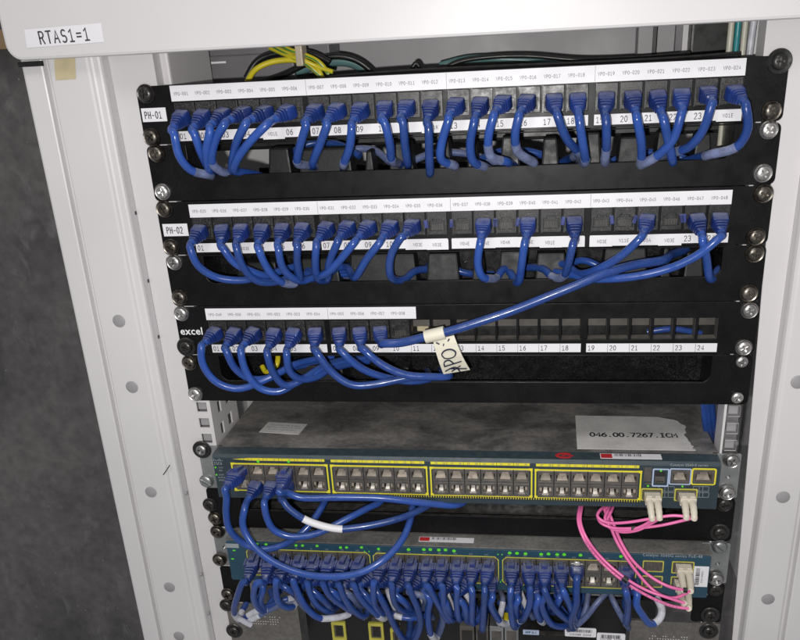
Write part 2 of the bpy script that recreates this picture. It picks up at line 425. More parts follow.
def stext(mb, body, x, y, z, h, wt=.12, sx=1.0, adv=.82, M=None, align='CENTER', mi=0):
    """label-printer lettering drawn with pen strokes; h is the capital height"""
    if M is None: M = ROTF
    X = Matrix.Translation((x, y, z)) @ M
    n = len(body); W = ((n - 1) * adv + .6) * h * sx
    x0 = -W / 2 if align == 'CENTER' else 0
    lay = 0
    for ci, ch in enumerate(body):
        for st in GL[ch]:
            P = [Vector((x0 + (ci * adv + px) * h * sx, (py - .5) * h)) for px, py in st]
            b0 = len(mb.v); hw = wt * h / 2; m_ = len(P); lay = (lay + 1) % 3
            for i, p in enumerate(P):
                a = (P[i] - P[i - 1]).normalized() if i else None; c = (P[i + 1] - P[i]).normalized() if i < m_ - 1 else None
                t = (a + c) if (a and c) else (a or c)
                if t.length < .3: t = a
                t = t.normalized(); k = 1.0
                if a and c: k = min(1.5, 1 / max(.4, a.dot(t)))
                nn_ = Vector((-t.y, t.x)) * hw * k
                e = t * hw * .6 * (-1 if i == 0 else (1 if i == m_ - 1 else 0))
                for q in (p + e + nn_, p + e - nn_): mb.v.append(X @ Vector((q.x, q.y, .012 * lay)))
            for i in range(m_ - 1):
                o_ = b0 + 2 * i; mb.f.append([o_, o_ + 1, o_ + 3, o_ + 2]); mb.m.append(mi)
    return mb


def smooth_path(P, per=7):
    """centripetal Catmull-Rom through P"""
    P = [Vector(p) for p in P]
    Q = [P[0] * 2 - P[1]] + P + [P[-1] * 2 - P[-2]]
    out = []
    for i in range(1, len(Q) - 2):
        p0, p1, p2, p3 = Q[i - 1:i + 3]
        t0 = 0; t1 = t0 + max((p1 - p0).length, .01) ** .5; t2 = t1 + max((p2 - p1).length, .01) ** .5; t3 = t2 + max((p3 - p2).length, .01) ** .5
        for k in range(per):
            t = t1 + (t2 - t1) * k / per
            a1 = p0 * ((t1 - t) / (t1 - t0)) + p1 * ((t - t0) / (t1 - t0))
            a2 = p1 * ((t2 - t) / (t2 - t1)) + p2 * ((t - t1) / (t2 - t1))
            a3 = p2 * ((t3 - t) / (t3 - t2)) + p3 * ((t - t2) / (t3 - t2))
            b1 = a1 * ((t2 - t) / (t2 - t0)) + a2 * ((t - t0) / (t2 - t0))
            b2 = a2 * ((t3 - t) / (t3 - t1)) + a3 * ((t - t1) / (t3 - t1))
            out.append(b1 * ((t2 - t) / (t2 - t1)) + b2 * ((t - t1) / (t2 - t1)))
    out.append(P[-1])
    for _ in range(2):
        out = [out[0]] + [(out[i - 1] + out[i] * 2 + out[i + 1]) / 4 for i in range(1, len(out) - 1)] + [out[-1]]
    return out


# ------------------------------------------------------------------ screws (a real cross recess, made once)
def make_screw_mesh(name, hm, r=5.6, h=3.4, washer=None, slot=False):
    hb = MB(); prof = [(r, 0), (r, h * .35), (r * .93, h * .62), (r * .74, h * .86), (r * .45, h * .98), (0.01, h)]
    k = 24
    for (a, b) in prof:
        for j in range(k): hb.v.append(Vector((a * math.cos(6.28318 * j / k), -b, a * math.sin(6.28318 * j / k))))
    for i in range(len(prof) - 1):
        for j in range(k): hb.f.append([i * k + j, i * k + (j + 1) % k, (i + 1) * k + (j + 1) % k, (i + 1) * k + j]); hb.m.append(0)
    hb.f.append(list(range(k))); hb.m.append(0); hb.f.append([(len(prof) - 1) * k + j for j in range(k)]); hb.m.append(0)
    cb = MB(); a = r * .56; t = r * .13
    if slot: cb.box(-r * 1.2, -h * 2, -t, r * 1.2, -h * .45, t)
    else:
        loop = [(-t, -a), (t, -a), (t, -t), (a, -t), (a, t), (t, t), (t, a), (-t, a), (-t, t), (-a, t), (-a, -t), (-t, -t)]
        plate(cb, [loop], -h * 2, h * 1.75)
    hme = bpy.data.meshes.new('h'); hme.from_pydata(hb.v, [], hb.f)
    cme = bpy.data.meshes.new('c'); cme.from_pydata(cb.v, [], cb.f)
    for q in (hme, cme):
        bm = bmesh.new(); bm.from_mesh(q); bmesh.ops.remove_doubles(bm, verts=bm.verts, dist=1e-3); bmesh.ops.recalc_face_normals(bm, faces=bm.faces); bm.to_mesh(q); bm.free()
    ho = bpy.data.objects.new('h', hme); co = bpy.data.objects.new('c', cme)
    COL.objects.link(ho); COL.objects.link(co)
    md = ho.modifiers.new('b', 'BOOLEAN'); md.operation = 'DIFFERENCE'; md.object = co; md.solver = 'EXACT'
    dg = bpy.context.evaluated_depsgraph_get()
    res = bpy.data.meshes.new_from_object(ho.evaluated_get(dg))
    bpy.data.objects.remove(ho); bpy.data.objects.remove(co)
    fb = MB(); fb.add(res, Matrix.Translation((0, -0.8, 0)))
    me, _ = fb.mesh(name, [hm], smooth='auto', local=True)
    wm = None
    if washer:
        R0, R1, mt = washer
        wb = MB(); pr = [(R1, 0), (R1, 1.0), (R1 * .93, 1.7), (R0 * 1.03, 1.3), (R0 * .98, .4)]
        k = 28
        for (a, b) in pr:
            for j in range(k): wb.v.append(Vector((a * math.cos(6.28318 * j / k), -b, a * math.sin(6.28318 * j / k))))
        for i in range(len(pr) - 1):
            for j in range(k): wb.f.append([i * k + j, i * k + (j + 1) % k, (i + 1) * k + (j + 1) % k, (i + 1) * k + j]); wb.m.append(0)
        wm, _ = wb.mesh('washer', [mt], smooth='auto', local=True)
    return me, wm


SCREW = {
    'bright': make_screw_mesh('screw', SHINY, washer=(5.6, 6.9, SHINY)),
    'dull': make_screw_mesh('screw', DULL, washer=(5.6, 7.2, DULL)),
    'dark': make_screw_mesh('screw', DARKM, r=5.6, washer=(5.6, 7.2, DARKM)),
    'black': make_screw_mesh('screw', DARKM, r=5.4, washer=(5.4, 8.6, WASH)),
    'cup': make_screw_mesh('screw', SHINY, r=5.4, washer=(5.4, 8.8, WASH)),
    'small': make_screw_mesh('screw', SHINY, r=5.0),
    'slot': make_screw_mesh('screw', GALV, r=6.0, slot=True, washer=(6, 6.8, GALV)),
}


def screw(parent, px, py, kind, y=-2.0, s=1.0):
    p = at(px, py, y - 2)
    me, wm = SCREW[kind]
    o = place('screw', me, parent, (p.x, y, p.z), Matrix.Rotation(random.uniform(0, 1.5), 4, 'Y'), (s, s, s))
    if wm:
        place('washer', wm, o, (p.x, y - .05, p.z), None, (s, s, s))
    return o


# ------------------------------------------------------------------ SETTING: dark wall panel behind
b = MB(); b.quad([(-2600, 420, -2400), (1800, 420, -2400), (1800, 420, 900), (-2600, 420, 900)])
wl = b.build('wall', WALLM); wl['kind'] = 'structure'

b = MB(); p = at(-60, 33, 380); q = at(5.5, 49, 380)
b.box(p.x - 900, 380, q.z, q.x + 30, 418, p.z); wb_ = b.build('wooden_board', WOOD); wb_['label'] = 'tan wooden board on the wall at far left, beside the beam'; wb_['category'] = 'board'

# ------------------------------------------------------------------ CABINET
cab = thing('network_cabinet', 'light grey steel rack cabinet holding all the panels and switches, labelled RTAS1=1', 'cabinet', (0, 0, -560))
ZT, ZB = 60, -640


def post(sgn):
    # plan profile of the folded outer post (|x|, y), front faces towards the camera
    F = -16.0
    if sgn < 0:
        prof = [(259.6, 8), (259.6, -11.5), (260.4, -13.2), (262, -13.8), (265.5, -13.8), (267, -14.4), (268.2, F), (270, F - .6), (299.5, F - .6), (300.4, F), (301.6, F + 5), (304.6, F + 5),
                (305.4, F), (306.4, F - .6), (320.5, F - .6), (322, F), (323, F + 2), (323, 60), (320, 60), (320, 20), (262, 20)]
    else:
        prof = [(258.6, 8), (258.6, -12), (259.6, -14.6), (261.5, F), (263, F - .6), (285.5, F - .6), (286.6, F), (287.6, F + 5), (290.6, F + 5), (291.8, F), (293, F - .6), (331, F - .6), (333, F),
                (334, F + 2), (334, 60), (331, 60), (331, 20), (262, 20)]
    b = MB(); k = len(prof)
    for z, tl in ((ZB, -9 if sgn < 0 else 3), (ZT, 0)):
        for x, y in prof:
            f = max(0, min(1, (x - 258) / 30))
            b.v.append(Vector((sgn * x + tl * f, y, z)))
    for i in range(k):
        j = (i + 1) % k
        b.f.append([i, j, k + j, k + i]); b.m.append(0)
    b.f.append(list(range(k))); b.m.append(0); b.f.append(list(range(k, 2 * k))); b.m.append(0)
    return b.build('post', WHITE, cab, smooth=False)


pl = post(-1); pr_ = post(1)
capm = MB()
for e, (r, d) in enumerate(((5.6, 0), (5.6, 0.5), (5.0, 0.9))):
    for j in range(20): capm.v.append(Vector((r * math.cos(.31416 * j), -d, r * math.sin(.31416 * j))))
for i in range(2):
    for j in range(20): capm.f.append([i * 20 + j, i * 20 + (j + 1) % 20, (i + 1) * 20 + (j + 1) % 20, (i + 1) * 20 + j]); capm.m.append(0)
capm.f.append([40 + j for j in range(20)]); capm.m.append(0)
capme, _ = capm.mesh('hole_plug', [CAPM], smooth='auto', local=True)
for q in ((119, 321), (132, 387), (151, 492), (169.5, 587), (179, 636)):
    p = at(*q, -16.6); place('hole_plug', capme, pl, (p.x, -16.5, p.z))
for q in ((798, 382), (783, 497), (768, 599)):
    p = at(*q, -16.6); place('hole_plug', capme, pr_, (p.x, -16.5, p.z))
# little dark tooling nicks and pale rivets in the step of the left post
for q in ((137, 213), (147.5, 281), (157, 337)):
    p = at(*q, -4); MB().box(-260.2, -4, p.z - 1.6, -259.3, -1.6, p.z + 1.2).build('tooling_hole', INK, pl)
for q in ((185, 493), (198, 574), (205, 613)):
    p = at(*q, -6); b = MB(); b.tube([Vector((-258.2, -6, p.z)), Vector((-262, -6, p.z))], 2.0, 12); b.build('rivet', CAPM, pl, smooth='auto')
p = at(166.5, 470, -16.8)
MB().tube([Vector((p.x - 4, -16.8, p.z - 5)), Vector((p.x + 1, -16.8, p.z + 1)), Vector((p.x + 4, -16.8, p.z + 5))], .5, 6).build('scratch', INK, pl)

# equipment mounting rails with square holes
UZ = 44.45


def rail(sgn):
    holes = []
    for u in range(0, 14):
        for f in (6.35, 22.25, 38.1):
            z = -u * UZ - f
            if ZB + 10 < z < ZT - 10:
                cx = sgn * 231.8; holes.append(rr(cx - 4.8, z - 4.8, cx + 4.8, z + 4.8))
    xs = sorted((sgn * 223.5, sgn * (259.5 if sgn < 0 else 258.5)))
    b = MB(); plate(b, [rr(xs[0], ZB, xs[1], ZT)] + holes, -1.0, 1.8, 0.0)
    o = b.build('mounting_rail', WHITE2, cab)
    # return flange running back, with slots
    b = MB()
    dp = 60 if sgn < 0 else 20
    me = flat_plate([rr(0, ZB, dp, ZT)] + ([rr(14, ZB + 20 + i * 22.2, 22, ZB + 32 + i * 22.2) for i in range(22)] + [rr(34, ZB + 20 + i * 22.2, 44, ZB + 32 + i * 22.2) for i in range(22)] if sgn < 0 else []), 1.6)
    # (u,v,w)->(x=w, y=u, z=v)
    b.add(me, Matrix(((0, 0, 1, sgn * 224.4), (1, 0, 0, .8), (0, 1, 0, 0), (0, 0, 0, 1))))
    b.build('rail_flange', WHITE2, o)
    for z0 in (-273, -289, -304.8):     # caged nuts behind the three open holes
        b = MB(); b.box(sgn * 231.8 - 4.3, 1.2, z0 - 3.2, sgn * 231.8 + 3.4, 6, z0 + 4.4); b.build('cage_nut', CAPM, o, bevel=.5)
    b = MB(); b.box(sgn * 231.8 - 6, 7, -312, sgn * 231.8 + 6, 8, -266); b.build('rail_backing', INTERD, o)


rail(-1); rail(1)

# head beam
def xy_round_beam():
    b = MB(); plate(b, [rr(-326, 22, 470, 420, 12, 8)], -27, 16, 2.2)
    return b.build('head_beam', WHITE, cab, smooth='auto')


beam = xy_round_beam()
b = MB()
LQ = [at(24.3, 29.7, -27.35), at(27, 48, -27.35), at(104, 42, -27.35), at(101, 23, -27.35)]
b.quad(LQ); b.quad([p + Vector((0, .3, 0)) for p in LQ][::-1])
nl = b.build('name_label', PAPER, beam)
c0 = (LQ[0] + LQ[1] + LQ[2] + LQ[3]) / 4
ang = math.atan2((LQ[3] - LQ[0]).z, (LQ[3] - LQ[0]).x)
b = MB(); stext(b, 'RTAS1=1', c0.x, -27.5, c0.z - .2, 8.2, .13, .86, .84, Matrix.Rotation(-ang, 4, 'Y') @ ROTF)
b.build('lettering', INK, nl)
b = MB(); q = [at(54, 56, -16.9), at(55.5, 80.5, -16.9), at(76, 79, -16.9), at(75, 55, -16.9)]
b.quad(q); b.build('masking_tape', TAPE, pl)
b = MB(); q = at(38, 64, -9)
b.box(-322, -22, 17.6, -304, -17, 21.2); b.build('shadow_gap_strip', BLKC, beam)  # black strip painting the shadow gap between beam and left post

# interior of the cabinet
b = MB(); b.box(-320, 330, ZB, 330, 334, 300); b.build('rear_panel', INTER, cab)
b = MB(); b.box(-324, 60, ZB, -320.5, 334, 300); b.build('side_panel', INTER, cab)
b = MB(); b.box(334, 70, ZB, 337.5, 334, 300); b.build('side_panel', INTER, cab)


def px_box(x0, y0, x1, y1, Y, d):
    p = at(x0, y0, Y); q = at(x1, y1, Y)
    return (min(p.x, q.x), Y, min(p.z, q.z), max(p.x, q.x), Y + d, max(p.z, q.z))


b = MB(); b.box(*px_box(152.5, 42, 176, 110, 12, 90)); b.build('rear_flange', WHITE2, cab, bevel=2)
b = MB(); b.box(-215, 175, -15, 240, 178, 120); b.build('cross_plate', INTERP, cab)
b = MB(); b.box(*px_box(181, 58, 297, 96, 120, 50)); b.box(*px_box(181, 40, 330, 57, 128, 44)); tr = b.build('cable_trunking', INTERD, cab, bevel=1.5)
b = MB(); b.box(*px_box(211, 62, 226, 63.2, 119.5, .4)); b.box(*px_box(196.6, 50, 198, 80, 112, 3), 1); b.build('trunking_edge', [INKW, TAPE], tr)
for x0, x1, mt, Y in ((640, 654, INTERP, 150), (655, 656.5, BLKC, 148), (658, 676, INTERP, 152), (678, 683, INTERD, 145), (685, 693, INTER, 140)):
    b = MB(); b.box(*px_box(x0, 4, x1, 55, Y, 20)); b.build('rear_profile', mt, cab, bevel=1)
b = MB(); b.box(*px_box(694, 0, 727, 70, 125, 40)); b.build('rear_profile', BLKC, cab, bevel=2)
b = MB(); b.box(*px_box(753, 5, 761, 60, 60, 20)); b.build('rear_profile', INTER, cab, bevel=1)
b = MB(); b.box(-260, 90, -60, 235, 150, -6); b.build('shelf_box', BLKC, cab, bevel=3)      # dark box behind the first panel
b = MB(); b.box(-200, 300, -60, 215, 420, 3); b.build('cable_tray', INTERD, cab, bevel=2)
# black sheet in place of the unlit cabling and trays behind the lower units
b = MB(); b.box(-215, 190, -640, 218, 200, -88); b.build('unlit_fill', BLKC, cab)

# ------------------------------------------------------------------ jack modules
PITCH = 17.32
GS = (-212.7, -105.6, 1.0, 108.6)


def port_x(n):
    n -= 1
    return GS[n // 6] + PITCH * (n % 6 + .5) + (.1 if n > 5 else 0)


jb = MB()
plate(jb, [rr(-7.9, -9.4, 7.9, 9.4, .6, 3), [(-5.9, -6.2), (5.9, -6.2), (5.9, 1.5), (3.4, 1.5), (3.4, 3.2), (-3.4, 3.2), (-3.4, 1.5), (-5.9, 1.5)]], -1.6, 3, .3)
jb.box(-7, 1.4, -7.5, 7, 12, 8.5)
plate(jb, [rr(-5.6, 4.6, 5.6, 8.3, .5, 3), rr(-4.8, 5.3, 4.8, 7.6, .3, 3)], -2.4, 1.0)
for i in range(4): jb.box(-3.9 + i * 2.1, -2.0, 5.8, -2.6 + i * 2.1, -1.4, 7.1)
jb.box(-7.9, -2.6, -9.4, -7.1, -1.4, 9.4)
JACK, _ = jb.mesh('jack', [DARKP], local=True)
cb_ = MB()
for i in range(8): cb_.box(-4.2 + i * 1.15, 0.2, -5.6, -3.7 + i * 1.15, .9, -1.0)
JC, _ = cb_.mesh('contacts', [FRAMEP], local=True)
tb = MB(); tb.box(-1.5, -3.0, -3.2, 1.5, 0, 3.2)
TAB, _ = tb.mesh('icon_tab', [BLUEL], bevel=.4, local=True)

NAMES = ['top', 'middle', 'lowest']


def screws(root, lst, y=-2.0):
    for px, py, kind in lst: screw(root, px, py, kind, y)


def patch_panel(idx, ztop, label, filled, empties, strip_x1, scr, num_over):
    root = thing('patch_bay', label, 'patch panel', (0, 0, ztop - 44), 'patch panels in the rack')
    holes = []
    for n in range(1, 25):
        x = port_x(n); holes.append(rr(x - 7.75, ztop - 31.2, x + 7.75, ztop - 13.4))
    b = MB(); plate(b, [rr(-241.3, ztop - 44.0, 241.3, ztop - .4, 4.5)] + holes, -2, 2.2, .35)
    b.build('face_plate', BLACK, root)
    # plastic cell frame behind the plate, dividers you look into
    b = MB()
    for g in GS:
        b.box(g - 1.5, .4, ztop - 33.2, g + 6 * PITCH + 1.5, 11, ztop - 31.6)
        b.box(g - 1.5, .4, ztop - 13.3, g + 6 * PITCH + 1.5, 11, ztop - 11.6)
        for k in range(7): b.box(g + k * PITCH - .8, .4, ztop - 31.55, g + k * PITCH + .8, 11, ztop - 13.35)
    b.build('cell_frame', FRAMEP, root)
    # rolled top edge
    b = MB(); b.box(-222, -.1, ztop - 2.2, 222, 26, ztop - .9); b.build('top_flange', BLACK, root)
    for n in filled + empties:
        j = place('jack', JACK, root, (port_x(n), 0, ztop - 22.4))
        place('contacts', JC, j, (port_x(n), 0, ztop - 22.4))
    # paper strip above
    zs0, zs1 = ztop - 1.3 - (0.6 if idx == 2 else 0), ztop - 12.2
    if idx == 1: zs0, zs1 = ztop - 2.6, ztop - 13.2
    if idx == 0: zs0, zs1 = ztop - 1.0, ztop - 12.4
    b = MB(); b.box(-213.4, -2.5, zs1, strip_x1, -2.05, zs0); st = b.build('label_strip', PAPER, root, bevel=.12)
    b = MB()
    for n in range(1, 25 if idx < 2 else 11):
        num = idx * 24 + n
        stext(b, 'VP0-%03d' % num, port_x(n) - 1, -2.62, (zs0 + zs1) / 2 - .3, 2.3, .14, .92)
    b.build('lettering', INKG, st)
    b = MB()
    for xx in (-105.6, 1.0, 108.6):
        if xx < strip_x1: b.box(xx - .12, -2.6, zs1 + .4, xx + .12, -2.5, zs0 - .4)
    b.build('fold_line', INKG, st)
    # number strip below
    b = MB()
    for g in GS: b.box(g + .3, -2.45, ztop - 42.0, g + 6 * PITCH - .3, -2.05, ztop - 34.6)
    ns = b.build('number_strip', PAPER, root, bevel=.1)
    b = MB()
    for n in range(1, 25):
        if n in num_over: continue
        stext(b, '%02d' % n, port_x(n) - 4.4, -2.55, ztop - 38.3, 4.0, .13, .9)
        if idx == 2 and n > 10: b.box(port_x(n) - 8.6, -2.6, ztop - 41.9, port_x(n) - 8.35, -2.45, ztop - 35)
    b.build('lettering', INK, ns)
    if num_over:
        for n in num_over:
            b = MB(); t = MB(); x = port_x(n); dz = random.uniform(-.7, .4)
            b.box(x - 8.7, -2.95, ztop - 42.8 + dz, x + 8.7, -2.55, ztop - 34.8 + dz)
            stext(t, num_over[n], x + random.uniform(-1, 2), -3.05, ztop - 38.8 + dz, 2.5, .15, .95)
            ov = b.build('sticker', PAPER, root, bevel=.1); t.build('lettering', INKG, ov)
    screws(root, scr)
    return root


F1 = list(range(1, 25))
E2 = [12, 13, 15, 17, 19, 20, 22]; F2 = [n for n in range(1, 25) if n not in E2]
F3 = list(range(1, 10))
pp1 = patch_panel(0, 0, 'top black patch panel tagged PH-01, all twenty-four ports cabled', F1, [], 212.3,
                  [(145, 94, 'dark'), (151, 137.3, 'dull'), (780, 61.5, 'black'), (771.8, 111, 'dull')], {5: 'W01E', 24: 'W01E', 12: 'W01K'})
pp2 = patch_panel(1, -2 * UZ, 'middle black patch panel tagged PH-02 with seven uncabled jacks', F2, E2, 212.0,
                  [(163.8, 209.3, 'dull'), (170.8, 247.6, 'dull'), (764, 193.8, 'dull'), (756.3, 236.7, 'dull')],
                  {3: 'W03E', 11: 'W03E', 12: 'W03E', 13: 'W04E', 14: 'W04E', 15: 'W04K', 16: 'W04E', 17: 'W01E', 18: 'W03E', 19: 'W03E', 20: 'W11E', 21: 'W05A', 22: 'W03E'})
pp3 = patch_panel(2, -4 * UZ, 'lowest black patch panel lettered excel, right side cells open', F3, [10], -30.6,
                  [(181, 314, 'bright'), (185.8, 347.5, 'black'), (749.7, 310.8, 'bright'), (744, 348, 'bright')], {})
for root, z, tx in ((pp1, 0, 'PH-01'), (pp2, -2 * UZ, 'PH-02')):
    q = (142, 115.4) if z == 0 else (163.2, 230.3); q2 = (166.5, 115.4) if z == 0 else (188, 230.3)
    p = at(*q, -2.3); p2 = at(*q2, -2.3)
    b = MB(); b.box(p.x, -2.45, p.z - 5.1, p2.x, -2.05, p.z + 5.1); o = b.build('port_label', PAPER, root, bevel=.1)
    b = MB(); stext(b, tx, (p.x + p2.x) / 2 - .8, -2.55, p.z - .2, 5.0, .14, .72); b.build('lettering', INK, o)
p = at(192, 331.5, -2.3)
b = MB(); text(b, 'excel', p.x - .5, -2.15, p.z, 9.4, bold=.14, sx=1.0); b.build('logo_lettering', INKW, pp3)
for n, dx in ((12, -9), (13, -9), (15, -9), (16, -9), (18, -9), (19, 8), (20, 8), (22, 8), (23, -9), (14, 9)):
    place('icon_tab', TAB, pp2, (port_x(n) + dx * .93, -2, -2 * UZ - 22.5), Matrix.Rotation(random.uniform(-.3, .3), 4, 'Y'))
b = MB(); b.box(-222, 13, -4 * UZ - 24, 222, 15, -4 * UZ - 16); b.build('rear_bar', FRAMEP, pp3)
b = MB(); b.box(-222, 22, -4 * UZ - 43, 222, 24, -4 * UZ - 2); b.build('rear_cover', BLKC, pp3)
p = at(424, 326, 18)
b = MB(); b.box(p.x - 6, 17, p.z - 4.5, p.x + 4, 21.5, p.z + 5); b.build('beige_clip', TAPE, pp3, bevel=.8)
p = at(704, 320, 18)
b = MB(); b.tube([Vector((p.x - 3, 16, p.z - 1)), Vector((p.x + 4, 16, p.z + 2)), Vector((p.x + 10, 17, p.z - 2))], 1.4, 8); b.build('bent_wire', SHINY, pp3, smooth='auto')


# ------------------------------------------------------------------ cable managers
def manager(ztop, label, scr, fingers, back, xr=209.5, right_x=241.3):
    root = thing('cable_manager', label, 'cable manager', (0, 0, ztop - 44), 'black cable managers between the panels')
    b = MB()
    hole = [(-208, ztop - 1.2), (xr, ztop - 1.2)] + [(xr - 8 + 8 * math.cos(a), ztop - 16.8 + 8 * math.sin(a)) for a in (0, -.4, -.8, -1.2, -1.5708)] + \
           [(-200 + 8 * math.cos(a), ztop - 16.8 + 8 * math.sin(a)) for a in (-1.5708, -1.95, -2.35, -2.75, -3.1416)]
    plate(b, [rr(-241.3, ztop - 44.1, right_x, ztop - .3, 4.5), hole], -1.8, 2.0, .35)
    b.build('face_plate', BLACK, root)
    b = MB(); b.box(-214, .3, ztop - 44, 214, 46, ztop - 42); b.box(-214, .3, ztop - 27.2, 214, 2.0, ztop - 25.2); b.box(-214.5, .4, ztop - 43, -211.5, 46, ztop - 1); b.box(211.5, .4, ztop - 43, 214.5, 46, ztop - 1); b.build('tray', BLACK2, root)
    if back: 
        b = MB(); b.box(-214, 44, ztop - 44, 214, 46, ztop - (1 if back == 1 else 15)); b.build('back_plate', BLACK2, root)
    for q0, q1, h in fingers:
        p = at(q0, (0), 20)
        x0 = q0; x1 = q1
        b = MB(); dz = random.uniform(-1, 1)
        b.v = [Vector(v) for v in ((x0, 14, ztop - 42), (x1, 14, ztop - 42), (x1, 40, ztop - 42), (x0, 40, ztop - 42),
                                   (x0 + 3, 18, ztop - 25 + h + dz), (x1 - 3, 18, ztop - 25 + h + dz), (x1 - 3, 36, ztop - 25 + h + dz), (x0 + 3, 36, ztop - 25 + h + dz))]
        b.f = [list(f) for f in ((0, 3, 2, 1), (4, 5, 6, 7), (0, 1, 5, 4), (1, 2, 6, 5), (2, 3, 7, 6), (3, 0, 4, 7))]; b.m = [0] * 6
        b.build('finger', FINGER, root, bevel=1.5)
    screws(root, scr, -1.8)
    return root


fing1 = [(-150, -128, 18), (-124, -78, 16), (-70, -60, 14), (-50, -28, 18), (-10, 2, 19), (12, 24, 16), (38, 56, 19), (70, 86, 18), (96, 118, 20), (128, 150, 16), (156, 176, 19), (184, 200, 17)]
fing2 = [(-190, -150, 14), (-140, -96, 15), (-90, -30, 18), (-24, 6, 17), (14, 28, 14), (36, 60, 19), (66, 94, 17), (120, 158, 19), (166, 176, 20), (184, 202, 15)]
manager(-UZ, 'black cable manager just below the top patch panel, cables filling its slot',
        [(156, 153.6, 'dull'), (162.3, 192, 'bright'), (769, 130, 'bright'), (763.3, 173.5, 'bright')], fing1, 0)
manager(-3 * UZ, 'black cable manager between the middle and lowest patch panels',
        [(174, 262.6, 'bright'), (179.3, 298, 'dull'), (755, 254, 'dull'), (749, 293.6, 'dull')], fing2, 1)
manager(-5 * UZ, 'black cable manager directly above the upper switch, slot mostly empty at right',
        [(189, 363.3, 'dull'), (195, 394.6, 'bright'), (741.8, 362, 'small'), (737.3, 397.8, 'small')], [(-150, -100, 8), (-60, -40, 6)], 1)
manager(-8 * UZ, 'black cable manager squeezed between the two switches, in their shadow',
        [(209.5, 505.5, 'dark'), (214.8, 518.8, 'dull'), (724.6, 505, 'dark'), (720, 533.4, 'black')], [], 1)

# ------------------------------------------------------------------ switch ports
def port_mesh(W, H, up):
    hb = MB(); s = 1 if up else -1
    T = [(-5.4, -3.9 * s), (5.4, -3.9 * s), (5.4, 2.6 * s), (3.2, 2.6 * s), (3.2, 4.6 * s), (-3.2, 4.6 * s), (-3.2, 2.6 * s), (-5.4, 2.6 * s)]
    plate(hb, [rr(-W / 2 + .25, -H / 2 + .2, W / 2 - .25, H / 2 - .2, .4, 3), T], -.8, 1.6, .2)
    # walls of the socket
    hb.quad([(-5.5, .6, -4.7), (5.5, .6, -4.7), (5.5, 9, -4.7), (-5.5, 9, -4.7)], 1)
    hb.quad([(-5.5, .6, 4.7), (5.5, .6, 4.7), (5.5, 9, 4.7), (-5.5, 9, 4.7)], 1)
    hb.quad([(-5.5, .6, -4.7), (-5.5, .6, 4.7), (-5.5, 9, 4.7), (-5.5, 9, -4.7)], 1)
    hb.quad([(5.5, .6, -4.7), (5.5, .6, 4.7), (5.5, 9, 4.7), (5.5, 9, -4.7)], 1)
    hb.quad([(-5.5, 7, -4.7), (5.5, 7, -4.7), (5.5, 7, 4.7), (-5.5, 7, 4.7)], 2)
    if up:
        hb.quad([(-4.6, 1.0, -3.7), (4.6, 1.0, -3.7), (3.4, 6.5, 1.6), (-3.4, 6.5, 1.6)], 1)
    else:
        hb.box(-3, -.2, -4.3, 3, 1.2, -3.0, 3)
        hb.quad([(-2.0, .3, -3.4), (2.0, .3, -3.4), (1.6, 5, 1.4), (-1.6, 5, 1.4)], 3)
        hb.box(-5.3, .4, -.6, -3.2, 1.4, 2.8, 1); hb.box(3.2, .4, -.6, 5.3, 1.4, 2.8, 1)
    me, _ = hb.mesh('port', [PORTM, PORTI, PORTD, CONTACT], local=True)
    return me


def frame_loops(x0, z0, x1, z1, t, r=1.5):
    return [rr(x0, z0, x1, z1, r, 4), rr(x0 + t, z0 + t, x1 - t, z1 - t, max(.3, r - t * .5), 4)]


def barcode(root, x0, x1, y0, y1, z, vertical=False):
    """sticker lying on top of the switch"""
    b = MB(); b.box(x0, y0, z, x1, y1, z + .25); o = b.build('barcode_sticker', PAPER, root, bevel=.08)
    b = MB(); b.box(x0 + .6, y0 + .8, z + .26, x0 + 10, y1 - .8, z + .34); b.build('red_logo_patch', RED, o)
    b = MB(); x = x0 + 12
    random.seed(int(x1))
    while x < x0 + (x1 - x0) * .68:
        wd = random.choice((.25, .4, .8)); b.box(x, y1 - (y1 - y0) * .55, z + .26, x + wd, y1 - .5, z + .32); x += wd + random.choice((.3, .5, .9))
    b.build('bars', INK, o)


def ear(root, sgn, ztop, h=43.5, y=-2.2, seat=222):
    x0, x1 = sorted((sgn * 216.5, sgn * 241.5))
    cx = sgn * 232
    b = MB(); plate(b, [rr(x0, ztop - h, x1, ztop - .6, 1.5), rr(cx - 2, ztop - 24.5, cx + 2, ztop - 20.5, 1.9, 5)], y, 2.0, .3)
    o = b.build('ear_bracket', GALV, root)
    b = MB(); b.box(cx - 3, y + 1.9, ztop - 26, cx + 3, y + 2.2, ztop - 19); b.build('rivet', SHINY, o)
    return o


# ---------------- upper switch
ZS = -7 * UZ
sw1 = thing('network_switch', 'upper rack switch, dusty lid, mostly empty yellow-framed ports', 'switch', (0, 0, ZS - 44), 'network switches')
b = MB(); b.box(-222, -4, ZS - 44.2, 222, 330, ZS - .6); b.build('body', SHEETD, sw1, bevel=.6)
YF = -20.0
g1 = [(-204.2, -114.6), (-112.2, -25.2), (-23.0, 66.0), (68.0, 157.6)]
zt1, zb1 = ZS - 8.2, ZS - 36.8
b = MB(); plate(b, [rr(-221, ZS - 44.6, 221, ZS - 3.2, .6)] + [rr(a + 2.4, zb1 + 1.6, c - 2.4, zt1 - 1.6) for a, c in g1] + [rr(at(672.5, 470, YF).x, at(680, 483, YF).z, at(688, 470, YF).x, at(680, 470.3, YF).z), rr(at(695, 470, YF).x, at(705, 483, YF).z, at(712.5, 470, YF).x, at(705, 470.3, YF).z)], YF, 2.0, .3)
bz = b.build('bezel', BEZ, sw1)
b = MB()
